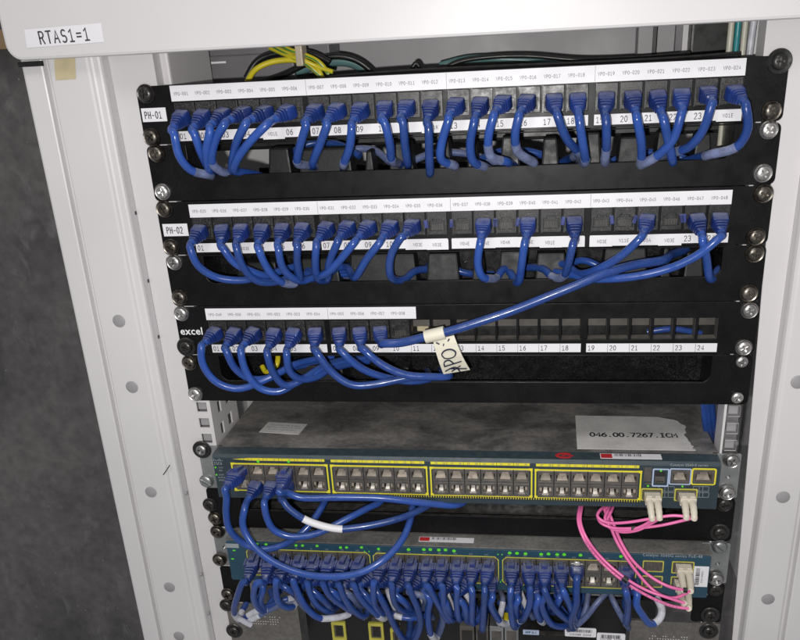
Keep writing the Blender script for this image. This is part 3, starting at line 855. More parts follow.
b.v = [Vector(v) for v in ((-221, -18, ZS - 3.3), (221, -18, ZS - 3.3), (221, -4.2, ZS - 3.3), (-221, -4.2, ZS - 3.3), (-221, -19.9, ZS - 3.2), (221, -19.9, ZS - 3.2), (221, -17.6, ZS - .5), (-221, -17.6, ZS - .5), (221, -4.2, ZS - .2), (-221, -4.2, ZS - .2))]
b.f = [[4, 5, 6, 7], [7, 6, 8, 9], [0, 3, 2, 1], [4, 0, 1, 5], [3, 9, 8, 2], [0, 4, 7, 9, 3], [5, 1, 2, 8, 6]]; b.m = [0] * 7
b.box(-221, -18, ZS - 44.5, -219, -4.2, ZS - 3.4); b.box(219, -18, ZS - 44.5, 221, -4.2, ZS - 3.4); b.box(-219, -18, ZS - 44.5, 219, -4.2, ZS - 43)
b.build('bezel_shell', BEZ, bz)
b = MB(); plate(b, [rr(-240, ZS - 44, -221.2, ZS - .4, 1)], -4, 1.2); b.build('bezel_cheek', GALV, bz)
ear(sw1, -1, ZS); ear(sw1, 1, ZS)
screws(sw1, [(201.3, 450.3, 'cup'), (206, 481.7, 'slot'), (731.8, 461.2, 'bright'), (727.6, 493.6, 'bright')], -4.2)
PU = port_mesh(15.0, 13.6, True); PD = port_mesh(15.0, 13.6, False)
for gi, (a, c) in enumerate(g1):
    zo = -gi * .25
    b = MB(); plate(b, frame_loops(a, zb1 + zo, c, zt1 + zo, 1.3, 2), YF - .35, .4)
    b.box(a - .2, YF - .45, zb1 + zo - .4, a + 3.6, YF - .3, zb1 + zo + 2.4); b.box(c - 3.4, YF - .45, zb1 + zo - .4, c + .2, YF - .3, zb1 + zo + 2.4)
    b.box(a - .2, YF - .45, zt1 + zo - 2.0, a + 3.6, YF - .3, zt1 + zo + .4); b.box(c - 3.4, YF - .45, zt1 + zo - 2.0, c + .2, YF - .3, zt1 + zo + .4)
    fr = b.build('yellow_frame', YEL, sw1)
    ptc = (c - a - 4.4) / 6
    for k in range(6):
        x = a + 2.2 + ptc * (k + .5)
        for up in (1, 0):
            place('port', PU if up else PD, sw1, (x, YF - .2, (zt1 + zb1) / 2 + zo + (6.6 if up else -6.6)), None, (ptc / 15.0, 1, .97))
    # number strip over the group
    b = MB()
    if gi == 0:
        b.v += [Vector(v) for v in ((a + 2, YF - .4, zt1 + 4.0), (a + 17, YF - .4, zt1 + 2.8), (a + 17, YF - .4, zt1 + 5.3))]; b.f.append([0, 1, 2]); b.m.append(0)
    x = a + (16.8 if gi == 0 else 1)
    while x < c - 4:
        e = min(x + 14.4, c - 2); b.box(x, YF - .4, zt1 + 2.8 + zo, e - .35, YF - .1, zt1 + 5.3 + zo); x = e
    ys = b.build('number_band', YEL, sw1)
    b = MB()
    for k in range(6):
        for d in (-3.5, 3.5):
            stext(b, str(gi * 12 + 2 * k + (1 if d < 0 else 2)), a + 2.2 + ptc * (k + .5) + d, YF - .5, zt1 + 4.1 + zo, 1.6, .16)
    b.build('lettering', INKG, ys)
b = MB()
for k in range(100):
    x = -62 + k * 2.2
    if x < 157: b.box(x, YF - .6, zb1 - 2.9, x + 1.3, YF + .2, zb1 - .3)
b.build('vent_comb', PORTD, sw1)
b = MB(); b.box(-62, YF - .25, zb1 - 2.4, 157.6, YF + .2, zb1 - .9); b.build('yellow_rule', YEL2, sw1)
# lit port marks under the band
for x, y, r_ in ((258, 461.4, 1.3), (288.5, 461.5, 1.3), (215.5, 467.5, .8), (216.5, 474.8, .8), (661, 470.8, .9), (648, 486, .9), (682.5, 486.5, .9)):
    p = at(x, y, YF - .5); b = MB(); b.disc((p.x, YF - .1, p.z), r_, d=.5, k=10); b.build('led', LEDG, sw1)
# brand bars and text on the left cheek
b = MB()
p = at(216.5, 460.5, YF)
for i, h in enumerate((1, 1.8, 2.8, 1.8, 1, 1.8, 2.8, 1.8, 1)): b.box(p.x - 5.2 + i * 1.3, YF - .4, p.z - .4, p.x - 4.8 + i * 1.3, YF - .1, p.z - .4 + h)
stext(b, 'CISCO', p.x, YF - .35, p.z - 2.8, 2.4, .16)
for q, t in (((221, 467.5), 'SYST'), ((221, 470.3), 'RPS'), ((221.6, 474.7), 'STAT'), ((222, 477.3), 'DUPLX'), ((222, 480), 'SPEED')):
    pp = at(*q, YF); text(b, t, pp.x, YF - .35, pp.z, 2.1)
b.build('logo_lettering', INKD, sw1)
b = MB(); p = at(689, 465, YF); text(b, 'Catalyst 3560-E series', p.x, YF - .35, p.z, 3.2); b.build('model_lettering', INKD, sw1)
# uplink sockets
def zrect(mb, q0, q1, y, th, t=None, r=1.2, mi=0):
    p = at(*q0, y); q = at(*q1, y); x0, x1 = sorted((p.x, q.x)); z0, z1 = sorted((p.z, q.z))
    loops = [rr(x0, z0, x1, z1, r, 4)]
    if t: loops.append(rr(x0 + t, z0 + t, x1 - t, z1 - t, max(.2, r - t / 2), 4))
    plate(mb, loops, y, th, 0, mi); return x0, z0, x1, z1


b = MB(); zrect(b, (644.4, 467.5), (651.2, 481.5), YF - .6, .8, None, .4); zrect(b, (645, 482.8), (651.5, 484.5), YF - .5, .6, None, .2); b.build('mode_button', PORTM, sw1, bevel=.15)
b = MB(); x0, z0, x1, z1 = zrect(b, (653, 468.6), (668.2, 486.8), YF - .4, .6, 1.1); b.build('blue_frame', LBL, sw1)
b = MB(); b.box(x0 + 2, YF - .5, z0 + 3.6, x1 - 3.2, YF, z0 + 9.6); b.build('usb_socket', PORTM, sw1, bevel=.3)
b = MB(); b.box(x0 + 3, YF - .6, z0 + 4.4, x1 - 4.2, YF - .45, z0 + 5.4); b.box(x0 + 2, YF - .3, z0 + 10, x1 - 3, YF - .2, z0 + 14); b.build('usb_slot', PORTD, sw1)
b = MB(); r1 = zrect(b, (670, 468.4), (690.5, 485), YF - .4, .6, 1.0); b.build('blue_frame', LBL, sw1)
b = MB(); r2 = zrect(b, (692, 468.2), (715.3, 485.3), YF - .4, .6, 1.3, 1.8); b.build('yellow_frame', YEL, sw1)
for q in (r1, r2):
    place('port', PU, sw1, ((q[0] + q[2]) / 2, YF - .25, (q[1] + q[3]) / 2), None, ((q[2] - q[0] - 2.4) / 15, 1, (q[3] - q[1] - 2.4) / 13.6))
SFP = []
for q0, q1 in (((641.2, 488.2), (662, 501)), ((674.8, 488.6), (696.8, 501.5))):
    b = MB(); q = zrect(b, q0, q1, YF - .4, .6, 1.2, 1.2); b.build('yellow_frame', YEL2, sw1)
    b = MB(); b.box(q[0] + 1.6, YF - 3, q[1] + 1.6, q[2] - 1.6, YF + .2, q[3] - 1.6); b.build('transceiver', PORTM, sw1, bevel=.5)
    SFP.append(((q[0] + q[2]) / 2, YF - 3, (q[1] + q[3]) / 2))
b = MB()
for c, r_ in ((0, 0), (1, 0), (0, 1), (1, 1)):
    for xx in (663.5, 698):
        q = (xx + c * 6, 489 + r_ * 6); p = at(*q, YF - .3); plate(b, frame_loops(p.x - 4, p.z - 2.4, p.x + 4, p.z + 2.4, .25, .6), YF - .2, .3)
b.build('vent_outline', INKD, sw1)
# stickers on the lid
barcode(sw1, 123.3, 174.2, -15.5, -6.2, ZS - .18)
b = MB()
pts = []
for i in range(26):
    a = math.radians(35 + i * 11.5); pts.append(Vector((93.2 + 6.2 * math.cos(a), -11 + 3.9 * math.sin(a), ZS - .05)))
b.tube(pts, 1.6, 8, squash=.12)
b.tube([Vector((91, -12, ZS - .03)), Vector((95, -9, ZS - .03)), Vector((101, -12, ZS - .03))], 1.0, 8, squash=.15)
b.build('red_swirl_logo', RED, sw1)
FLAT = Matrix.Identity(4)
# torn asset sticker
random.seed(3)
lp = [(104.7, 2.5), (204.5, 2.5)]
yy = 4.0; 
while yy < 58: lp.append((205 - abs(random.gauss(0, 2.0)) - (2 if 12 < yy < 45 else 0), yy)); yy += random.uniform(2, 4.5)
lp += [(199, 62), (196, 64.5), (190, 66.5), (183, 70), (170, 70.6), (150, 71.2), (106.5, 71.8)]
me = flat_plate([lp], .3)
b = MB(); b.add(me, Matrix.Translation((0, 0, ZS - .4))); st = b.build('asset_sticker', STICK, sw1)
b = MB(); stext(b, '046.00.7267.ICM', 155.5, 31, ZS - .2, 7.8, .20, .95, .69, FLAT); b.build('lettering', INK, st)
b = MB(); me = flat_plate([[(-192, 27.5), (-152, 23.5), (-149.5, 46), (-189.5, 50)]], .3); b.add(me, Matrix.Translation((0, 0, ZS - .4))); st = b.build('service_sticker', STICK, sw1)
b = MB()
Mr = Matrix.Rotation(-.1, 4, 'Z')
for k, t in enumerate(('CAUTION: SEE GUIDE', 'INSTALLATION 100-240V', 'CLASS 1 EQUIPMENT')): text(b, t, -170.7, 42 - k * 4.6, ZS - .2, 3.0, Mr)
b.build('lettering', INKG, st)
b = MB(); b.box(180, -19.99, ZS - 46.2, 181, -19, ZS - 46.1); b = None

# ---------------- lower switch
ZL = -9 * UZ - .6
sw2 = thing('network_switch', 'lower rack switch with blue bezel and lit green port lights, crowded with blue cables', 'switch', (0, 0, ZL - 44), 'network switches')
b = MB(); b.box(-222, -19.6, ZL - 2.4, 222, 330, ZL - 1.2); b.box(-222, -19.6, ZL - 44.4, 222, -8, ZL - 43.2); b.box(-222, -8, ZL - 44.4, 222, 330, ZL - 2.5); b.build('body', SHEETG, sw2)
Y2 = -21.5
g2 = [(-202.3, -82.6), (-80.0, 36.4), (39.4, 158.4)]
zt2, zb2 = ZL - 9.2, ZL - 39.6
b = MB(); plate(b, [rr(-221, ZL - 46, 221, ZL - 2.0, 1.6)] + [rr(a + 1.8, zb2 + 1.4, c - 1.8, zt2 - 1.4) for a, c in g2], Y2, 1.8, .4); b.build('bezel', BEZ2, sw2)
ear(sw2, -1, ZL); ear(sw2, 1, ZL)
screws(sw2, [(217, 532.5, 'dull'), (219, 560.5, 'dull'), (720, 547.5, 'slot'), (716.3, 579.8, 'bright')], -4.2)
PU2 = port_mesh(14.4, 13.9, True); PD2 = port_mesh(14.4, 13.9, False)
for gi, (a, c) in enumerate(g2):
    b = MB()
    ch = 3.5
    lo = [(a, zb2 + ch), (a + ch, zb2), (c - ch, zb2), (c, zb2 + ch), (c, zt2 - ch), (c - ch, zt2), (a + ch, zt2), (a, zt2 - ch)]
    li = [(a + .9, zb2 + ch + .4), (a + ch + .4, zb2 + .9), (c - ch - .4, zb2 + .9), (c - .9, zb2 + ch + .4), (c - .9, zt2 - ch - .4), (c - ch - .4, zt2 - .9), (a + ch + .4, zt2 - .9), (a + .9, zt2 - ch - .4)]
    plate(b, [lo, li], Y2 - .35, .4); b.build('yellow_frame', YEL2, sw2)
    ptc = (c - a - 3.2) / 8
    for k in range(8):
        for up in (1, 0):
            place('port', PU2 if up else PD2, sw2, (a + 1.6 + ptc * (k + .5), Y2 - .2, (zt2 + zb2) / 2 + (6.9 if up else -6.9)), None, (ptc / 14.4, 1, 1))
    b = MB()
    for k in range(8):
        text(b, '%dX' % (gi * 16 + 2 * k + 1), a + 6 + ptc * k, Y2 - .3, zt2 + 1.7, 1.9)
    b.build('lettering', INKD, sw2)
b = MB()
for x, y in ((257, 544), (266, 544.5), (296, 545.5), (302.5, 545.6), (317, 546), (340.5, 547.6), (346.5, 547.5), (361.5, 547.5), (378.5, 549), (408.5, 549.6), (423.8, 549.6), (430.3, 549.6),
             (438.8, 550), (445.5, 550), (454, 551), (509.7, 553), (517, 553.3), (525.5, 553.8), (541.2, 554.3), (548.5, 554), (557.2, 554.6), (564.2, 554.6), (580.5, 555.2), (621, 556.5)):
    p = at(x, y, Y2 - .5); b = MB(); b.disc((p.x, Y2 - .1, p.z), 1.7 if x > 400 else 1.45, d=.5, k=10, squash=.8); b.build('led', LEDG, sw2)
for x, y in ((234, 550.5), (232.5, 559)):
    p = at(x, y, Y2 - .5); b = MB(); b.disc((p.x, Y2 - .1, p.z), 1.5, d=.4, k=10, squash=.4); b.build('led', LEDG, sw2)
b = MB()
for x, y in ((364.5, 551.5), (369, 551.7), (364.5, 575), (369, 575.2), (498, 554.5), (502, 554.7), (498, 580), (502, 580.2), (496, 582), (500.5, 582)):
    p = at(x, y, Y2 - .5); b = MB(); b.disc((p.x, Y2 - .1, p.z), .6, d=.4, k=8); b.build('small_led', LEDG, sw2)
b = MB(); p = at(232, 545.5, Y2 - .3); b.box(p.x - 6.5, Y2 - .3, p.z - 2.6, p.x + 6.5, Y2 - .05, p.z + 2.0); b.build('brand_patch', INKD, sw2)
b = MB(); p = at(672.5, 555.8, Y2 - .3); text(b, 'Catalyst 3560G series PoE-48', p.x, Y2 - .2, p.z, 4.3, sx=.93); b.build('model_lettering', INKD, sw2)
for q0, q1 in (((643, 560.5), (663.2, 572.3)), ((642, 575.5), (662, 587.8)), ((672.2, 561.3), (693.5, 574)), ((671, 576.4), (690, 589))):
    b = MB(); q = zrect(b, q0, q1, Y2 - .4, .5, 1.0, 1.0); b.build('yellow_frame', YEL2, sw2)
    b = MB(); b.box(q[0] + 1.5, Y2 - .8, q[1] + 1.5, q[2] - 1.5, Y2 + .1, q[3] - 1.5)
    for k in range(4): b.box(q[0] + 3 + k * 3.2, Y2 - 1.3, q[1] + 2.6, q[0] + 4.6 + k * 3.2, Y2 - .7, q[3] - 3)
    b.build('cage_cover', PORTM, sw2, bevel=.15)
p = at(694.2, 566.2, Y2 - .4); q = at(707, 587, Y2 - .4)
b = MB(); b.box(p.x, Y2 - .4, q.z, q.x, Y2 - .1, p.z); st = b.build('barcode_sticker', PAPER, sw2)
b = MB(); zz = q.z + 2
random.seed(5)
while zz < p.z - 2: h = random.choice((.3, .6, .9)); b.box(p.x + 2.0, Y2 - .5, zz, p.x + 5.4, Y2 - .35, zz + h); zz += h + random.choice((.4, .6))
text(b, 'FOC1043Z1', p.x + 7.6, Y2 - .5, (p.z + q.z) / 2, 2.4, Matrix.Rotation(-1.5708, 4, 'Y') @ ROTF)
b.build('bars', INK, st)
barcode(sw2, -37.8, 13.2, -13.2, -5.4, ZL - 1.2)

# ---------------- modular device at the bottom
ZD = -11 * UZ - .6
dev = thing('modular_router', 'dark modular unit at the bottom of the picture behind the cable bundle', 'router', (0, 0, ZD - 80))
b = MB(); plate(b, [rr(-241, ZD - 62, -166, ZD - .6, 1)], -2.5, 2, .3); fl = b.build('side_plate', TAUPE, dev)
b = MB(); plate(b, [rr(159, ZD - 62, 241, ZD - .6, 1)], -2.5, 2, .3); frr = b.build('side_plate', TAUPE, dev)
random.seed(11)
for par, x0, x1, zc in ((fl, -222, -186, ZD - 20), (frr, 178, 212, ZD - 22)):
    b = MB()
    for i in range(60):
        x = x0 + (x1 - x0) * (i % 15) / 14; z = zc + (i // 15 - 1.5) * 3.0
        if random.random() < .68: b.box(x - .5, -2.75, z - .45, x + .5, -2.3, z + .45)
    o = b.build('vent_glints', STICK, par); o['kind'] = 'stuff'  # pale dots painted as glints of light on the perforations
b = MB(); b.box(-166, 20, ZD - 62, 159, 24, ZD - 2); b.build('back_plane', BLKC, dev)
b = MB(); b.box(-150, 14, ZD + 14, 160, 17, ZD + 15.6); b.build('support_bar', GALV, dev)
for x0, x1, y0 in ((331, 347, 621.5), (368, 384.5, 622.5), (390, 402, 628)):
    p = at(x0, y0, -4); q = at(x1, y0 + 19, -4)
    b = MB(); plate(b, [rr(p.x, q.z, q.x, p.z, 1), rr(p.x + 2.4, q.z + 3.5, q.x - 2.4, p.z - 3.6, .6)], -5, 3, .2); o = b.build('yellow_port', YEL2, dev)
    b = MB(); b.box(p.x + 2, -3, q.z + 3, q.x - 2, 8, p.z - 3); b.build('port_socket', FRAMEP, o)
    b = MB(); b.box(p.x + 4, -3.6, q.z + 5.5, q.x - 4, -3, p.z - 5.5); b.build('port_opening', PORTD, o)
for k, (xa, xb) in enumerate(((459.5, 474.5), (475.5, 488.5), (489.5, 503.5), (504.5, 518.5))):
    p = at(xa, 626, -8); q = at(xb, 640, -8)
    b = MB(); b.box(p.x, -8, q.z - 18, q.x, 12, p.z); o = b.build('module_cage', GALV if k > 1 else FRAMEP, dev, bevel=.6)
    b = MB(); b.box(p.x + 2, -8.6, q.z - 10, q.x - 2, -8.1, p.z - 5); b.build('cage_opening', PORTM if k > 1 else PORTD, o)
b = MB(); b.box(at(523, 640, -6).x, -6.6, at(530, 640, -6).z - 30, at(597, 640, -6).x, 0, at(530, 634, -6).z); b.build('line_card', BLACK2, dev, bevel=.5)
for (x0, y0), (x1, y1), nm in (((565, 627.5), (596, 637.5), 'a'), ((597, 633), (625, 642), 'b')):
    p = at(x0, y0, -9); q = at(x1, y1, -9)
    b = MB(); plate(b, [rr(p.x, q.z, q.x, p.z, 1.4)], -9, 1); st = b.build('barcode_sticker', PAPER, dev)
    b = MB(); x = p.x + 4
    while x < q.x - 4: wd = random.choice((.4, .7, 1.1)); b.box(x, -9.15, (p.z + q.z) / 2 + (.2 if nm == 'a' else -1), x + wd, -8.95, p.z - 1.6); x += wd + random.choice((.4, .8))
    stext(b, 'CNS7XBK 21046', (p.x + q.x) / 2, -9.1, q.z + 2.6, 2.1, .15, .9); b.build('bars', INK, st)
p = at(523, 630, -9); q = at(539, 635, -9)
b = MB(); b.box(p.x, -9, q.z, q.x, -8, p.z); st = b.build('status_label', LBL, dev); b = MB(); text(b, 'SFP 0-1', (p.x + q.x) / 2, -9.1, (p.z + q.z) / 2, 3.4, bold=.1); b.build('lettering', BEZ2, st)
p = at(506, 620, -14); MB().tube([Vector((p.x, -16, p.z)), Vector((p.x, -6, p.z))], 2.6, 12).build('yellow_cap', YELW, dev, smooth='auto')
screws(dev, [(233.8, 631.5, 'black'), (226, 606, 'dark'), (709, 632, 'black')], -2.6)
# 1U gap screws sit in a black blanking strip
bl = thing('blanking_strip', 'thin black blanking strip ends between lower switch and bottom unit', 'blanking strip', (0, 0, -10 * UZ - 44))
for s_ in (-1, 1):
    x0, x1 = sorted((s_ * 214, s_ * 241)); b = MB(); plate(b, [rr(x0, -11 * UZ, x1, -10 * UZ - 1.2, 3)], -1.6, 1.8, .3); b.build('strip_end', BLACK, bl)
b = MB(); b.box(-214, 30, -11 * UZ - 2, 214, 33, -10 * UZ + 4); b.build('strip_back', BLKC, bl)
screws(bl, [(227.6, 594.8, 'dull'), (715.6, 590, 'dark'), (710.5, 616, 'black')], -1.8)

# ------------------------------------------------------------------ patch cords
def boot_mesh(latch):
    """local axis along -Y; mouth of the socket at the origin"""
    b = MB()
    if not latch:
        secs = [(0, 5.6, 4.6), (1.5, 6.6, 5.6), (2.4, 7.0, 6.0), (9.6, 6.9, 6.0), (10.6, 6.4, 5.5)]
        y = 10.6; w_ = 6.2
        for k in range(3):
            secs += [(y + .4, w_ - 1.4, w_ - 1.7), (y + 1.0, w_ - 1.4, w_ - 1.7), (y + 1.3, w_ - .1, w_ - .5), (y + 2.5, w_ - .3, w_ - .7)]; y += 2.6; w_ -= .7
        secs += [(y + .5, 3.7, 3.7), (y + 2.2, 3.25, 3.25)]
    else:
        secs = [(0, 5.5, 3.6), (6, 5.5, 3.6), (6.6, 6.3, 4.9), (13.5, 6.5, 5.3), (14.5, 6.2, 5.0)]
        y = 14.5; w_ = 6.0
        for k in range(4):
            secs += [(y + .4, w_ - 1.0, w_ - 1.2), (y + 1.1, w_ - 1.0, w_ - 1.2), (y + 1.4, w_ + .1, w_ - .2), (y + 2.7, w_ - .1, w_ - .3)]; y += 2.9; w_ -= .5
        secs += [(y + .5, 3.7, 3.7), (y + 3, 3.2, 3.2)]
    pts = [Vector((0, -s_[0], 0)) for s_ in secs]
    k = 24

    def ring(i):
        hw, hh = secs[i][1], secs[i][2]; p = 8 if secs[i][0] < (11 if not latch else 15) else (4.0 if secs[i][1] > 4 else 2.2)
        out = []
        for j in range(k):
            a = 6.28318 * (j + .5) / k; c, s2 = math.cos(a), math.sin(a)
            out.append((math.copysign(abs(c) ** (2 / p), c) * hw, math.copysign(abs(s2) ** (2 / p), s2) * hh))
        return out
    b.sweep(pts, ring)
    me, _ = b.mesh('boot', [BLUEB], smooth='auto', local=True)
    return me, secs[-1][0]


BOOT, BLEN = boot_mesh(False)
BOOTL, BLENL = boot_mesh(True)
lb = MB(); lb.v = [Vector(v) for v in ((-2.5, 1.0, 3.4), (2.5, 1.0, 3.4), (2.7, -11.5, 5.2), (-2.7, -11.5, 5.2), (-2.2, 1.0, 5.6), (2.2, 1.0, 5.6), (2.4, -11.0, 8.8), (-2.4, -11.0, 8.8))]
lb.f = [[0, 3, 2, 1], [4, 5, 6, 7], [0, 1, 5, 4], [1, 2, 6, 5], [2, 3, 7, 6], [3, 0, 4, 7]]; lb.m = [0] * 6
LATCH, _ = lb.mesh('latch', [BLUEL], smooth='auto', bevel=.7, local=True)
LATCHC, _ = lb.mesh('latch', [CLEAR], smooth='auto', bevel=.7, local=True)
hk = MB()
for sx in (-1, 1):
    hk.v += []
    hk.box(sx * 5.9 - 1.0, -15, 2.8, sx * 5.9 + 1.0, -6.5, 6.0)
HOOD, _ = hk.mesh('hood', [BLUEL], bevel=.8, local=True)
pb = MB(); pb.box(-5.8, -10.5, -4.0, 5.8, 1, 4.0); PLUG, _ = pb.mesh('plug', [CLEAR], bevel=.5, local=True)
pc = MB(); pc.box(-4.8, -6, 4.02, 4.8, -5, 4.3); pc.box(-4.8, -3.2, 4.02, 4.8, -2.2, 4.3); PLUGB, _ = pc.mesh('contact_bar', [INKW], local=True)


def seg_tube(parent, name, pts, r, mt, k=12):
    b = MB(); b.tube(pts, r, k); return b.build(name, mt, parent, smooth='auto')


def cord(label, mouth, bpx, bdep, path, d0, d1, tail, r=2.95, latch=False, wraps=(), group='', ease=1.6, sheath=None, plugtype='boot', smat=None, name='patch_cable', deps=None, reach=1.0):
    M0 = Vector(mouth); Bp = at(bpx[0], bpx[1], bdep)
    if not latch: Bp = at(bpx[0] + (path[0][0] - bpx[0]) * .62, bpx[1] + (path[0][1] - bpx[1]) * .62, -16 + (bdep + 12)); M0 = M0 + Vector((0, 0, .5))
    if not latch and reach == 1.0: reach = .86
    d = (Bp - M0).normalized()
    root = thing(name, label, 'cable', M0, group)
    rotq = Vector((0, -1, 0)).rotation_difference(d).to_matrix().to_4x4()
    blen = BLENL if latch else BLEN
    bo = place('boot', BOOTL if latch else BOOT, root, M0, rotq, (reach, reach, reach) if reach != 1 else None)
    if plugtype == 'clear':
        pl_ = place('plug', PLUG, root, M0, rotq); place('contact_bar', PLUGB, pl_, M0, rotq)
        place('latch', LATCHC, pl_, M0, rotq)
    elif latch:
        place('latch', LATCH, bo, M0, rotq); place('hood', HOOD, bo, M0, rotq)
    E0 = M0 + d * (blen * reach - 2); E1 = M0 + d * (blen * reach + 3)
    n = len(path); P = [E0, E1]; rj = random.Random(len(label) * 31 + int(bpx[0])); path = [(a + rj.uniform(-.8, .8), c + rj.uniform(-.6, .6)) for a, c in path]
    for i, q in enumerate(path):
        t = i / max(1, n - 1)
        dep = deps[i] if deps else d0 + (d1 - d0) * t ** ease
        P.append(at(q[0], q[1], dep))
    last = P[-1]
    nvis = len(P)
    for tx, ty, tz in tail: P.append(last + Vector((tx, ty, tz)))
    pts = smooth_path(P, 6)
    seg_tube(root, 'sheath', pts, r, sheath or BLUE)
    vis = pts[:(nvis - 1) * 6 + 1]
    allp = pts
    for (a, c) in wraps:
        i0 = int(a * (len(vis) - 1)); i1 = min(len(allp) - 1, max(i0 + 2, int(c * (len(vis) - 1))))
        seg_tube(root, 'label_sleeve', allp[i0:i1 + 1], r + .22, smat or PAPER2)
    return root, pts


ORD = ['first', 'second', 'third', 'fourth', 'fifth', 'sixth', 'seventh', 'eighth', 'ninth', 'tenth', 'eleventh', 'twelfth', 'thirteenth', 'fourteenth', 'fifteenth',
       'sixteenth', 'seventeenth', 'eighteenth', 'nineteenth', 'twentieth', 'twenty-first', 'twenty-second', 'twenty-third', 'last']

# --- top panel
R1 = {
 1: ((175.4, 116), [(174, 133), (179.5, 156), (191, 170.5), (209, 174.5)], 'bending right', (.86, 1.3)),
 2: ((194.6, 116), [(194.8, 133), (200, 152), (209, 168)], 'slanting right', None),
 3: ((216.6, 114.6), [(209.5, 130), (205.6, 152), (210, 170)], 'slanting left', None),
 4: ((238.6, 113), [(225, 124), (215, 141), (212.5, 163), (222, 172)], 'slanting left', (.82, 1.25)),
 5: ((258, 112.7), [(246.5, 124), (236, 143.5), (232, 170)], 'slanting left', None),
 6: ((282.6, 113), [(267, 124.5), (248, 143.5), (237.5, 160), (233.5, 171)], 'slanting far left', None),
 7: ((311.5, 110.5), [(306, 124), (300.5, 143.5), (298, 163)], 'hanging almost straight', (.97, 1.3)),
 8: ((333.5, 109), [(326.6, 124), (320, 143.5), (313, 164)], 'slanting left', None),
 9: ((358, 107.8), [(352, 127), (349.6, 146), (344, 164)], 'slanting slightly left', (.96, 1.3)),
 10: ((381, 105), [(384, 121.5), (389.5, 143.5), (392, 161)], 'slanting slightly right', (.97, 1.3)),
 11: ((403, 105), [(402, 121.5), (404.6, 143.5), (408, 163)], 'hanging straight down', None),
 12: ((428, 105), [(428, 127), (429.4, 152), (429.4, 172)], 'hanging straight down', None),
 13: ((454, 105), [(448.6, 119), (441.5, 141), (441.8, 160), (455, 165)], 'curling right at its end', (.9, 1.3)),
 14: ((479, 103.6), [(474.8, 121.5), (470.6, 143.5), (473, 162), (484, 167)], 'curling right at its end', (.9, 1.3)),
 15: ((502, 101), [(494, 116), (488, 138), (490, 157), (506, 162)], 'curling right at its end', (.68, .95)),
 16: ((525.6, 101), [(519.5, 116), (514.4, 135), (517.5, 152), (532, 162)], 'curling right at its end', (.72, 1.2)),
 17: ((553, 99.5), [(557.5, 116), (566, 138), (579, 154)], 'slanting right', (.94, 1.3)),
 18: ((576.5, 96), [(579.5, 120), (582.5, 144), (586, 161)], 'hanging slightly right', (.96, 1.3)),
 19: ((603.5, 94.5), [(606.5, 120), (606.5, 145), (605, 162)], 'hanging straight down', (.83, 1.2)),
 20: ((632, 94.5), [(636.5, 117), (641, 141), (640.5, 163)], 'hanging slightly right', (.95, 1.3)),
 21: ((656, 96), [(663.5, 120), (668, 141), (672.5, 161)], 'crossing behind its neighbour', None),
 22: ((683, 93), [(681.5, 114), (674, 138), (659, 154.5), (644, 164)], 'crossing far left in front', (.84, 1.25)),
 23: ((710, 90), [(711, 105), (704, 129), (690, 147), (674, 153)], 'sweeping left', (.92, 1.3)),
 24: ((735, 90), [(745.5, 106), (747.5, 129), (737, 147), (712, 154)], 'bulging out right then back', (.8, 1.15)),
}
random.seed(21)
for n, (bp, path, look, wr) in R1.items():
    zc = -22.4
    side = random.choice((-1, 1)) * random.uniform(8, 26)
    lab = 'blue cable %s, %s jack of the top patch panel' % (look, ORD[n - 1])
    cord(lab, (port_x(n), -2, zc), bp, -11 + random.uniform(-1, 1), path, -23 + random.uniform(-2, 1), -8 + (n % 3) * 3, [(side * .15, 11, -3), (side * .4, 26, -7), (side * .9, 40, -14)],
         r=3.25, smat=SLEEVE2, group='blue patch cables on the top patch panel', wraps=[wr] if wr else (), ease=1.9)

# --- middle panel
R2 = {
 1: ((195.4, 231), [(190.5, 249), (197, 265), (216, 277.6), (243, 280.6)], 'bowing far left then right', None, 1),
 2: ((217.4, 230.5), [(223, 249), (235, 262.5), (252, 272), (266, 276)], 'slanting right', None, 1),
 3: ((239.4, 230.5), [(236, 247), (241.5, 265), (254.5, 280), (272, 283)], 'dropping then curling right', None, 1),
 4: ((259, 230.5), [(258.6, 249), (265.5, 265), (276.5, 278.5), (290, 285)], 'slanting right', (.93, 1.15), 1),
 5: ((279.5, 230), [(278, 249), (283, 267), (294, 279.5), (304, 281)], 'curling right', None, 1),
 6: ((300.5, 230), [(296.5, 246), (296.5, 262.5), (300.5, 279)], 'hanging straight', None, 0),
 7: ((322, 230), [(316, 246), (315, 265), (318, 280)], 'hanging straight', None, 0),
 8: ((345, 229.5), [(338, 241), (329.5, 262.5), (327, 280)], 'slanting left', None, 0),
 9: ((367, 228.5), [(354, 242.5), (340, 260), (328, 273), (318, 277)], 'sweeping left', None, 0),
 10: ((390, 228.5), [(379, 242.5), (365.5, 260), (356, 277)], 'slanting left', None, 0),
 11: ((415, 226), [(402, 237), (390, 256), (390, 274), (394, 280)], 'bowing left', None, 0),
 14: ((485, 224), [(479.6, 243), (478, 262.5), (482, 277), (490, 279)], 'curling right at the bottom', (.9, 1.2), 0),
 16: ((529, 223.5), [(525, 243), (522, 265), (519.5, 282)], 'hanging straight', None, 0),
 18: ((577.5, 222.5), [(573, 244), (569, 264), (562, 277)], 'slanting left', (.95, 1.3), 0),
 21: ((649.5, 221), [(640.4, 238), (622, 255), (600, 267.5), (586, 273)], 'sweeping far left', None, 0),
 23: ((699.5, 223), [(702, 239), (706.6, 259), (709.4, 279)], 'hanging straight behind the last one', None, 0),
}
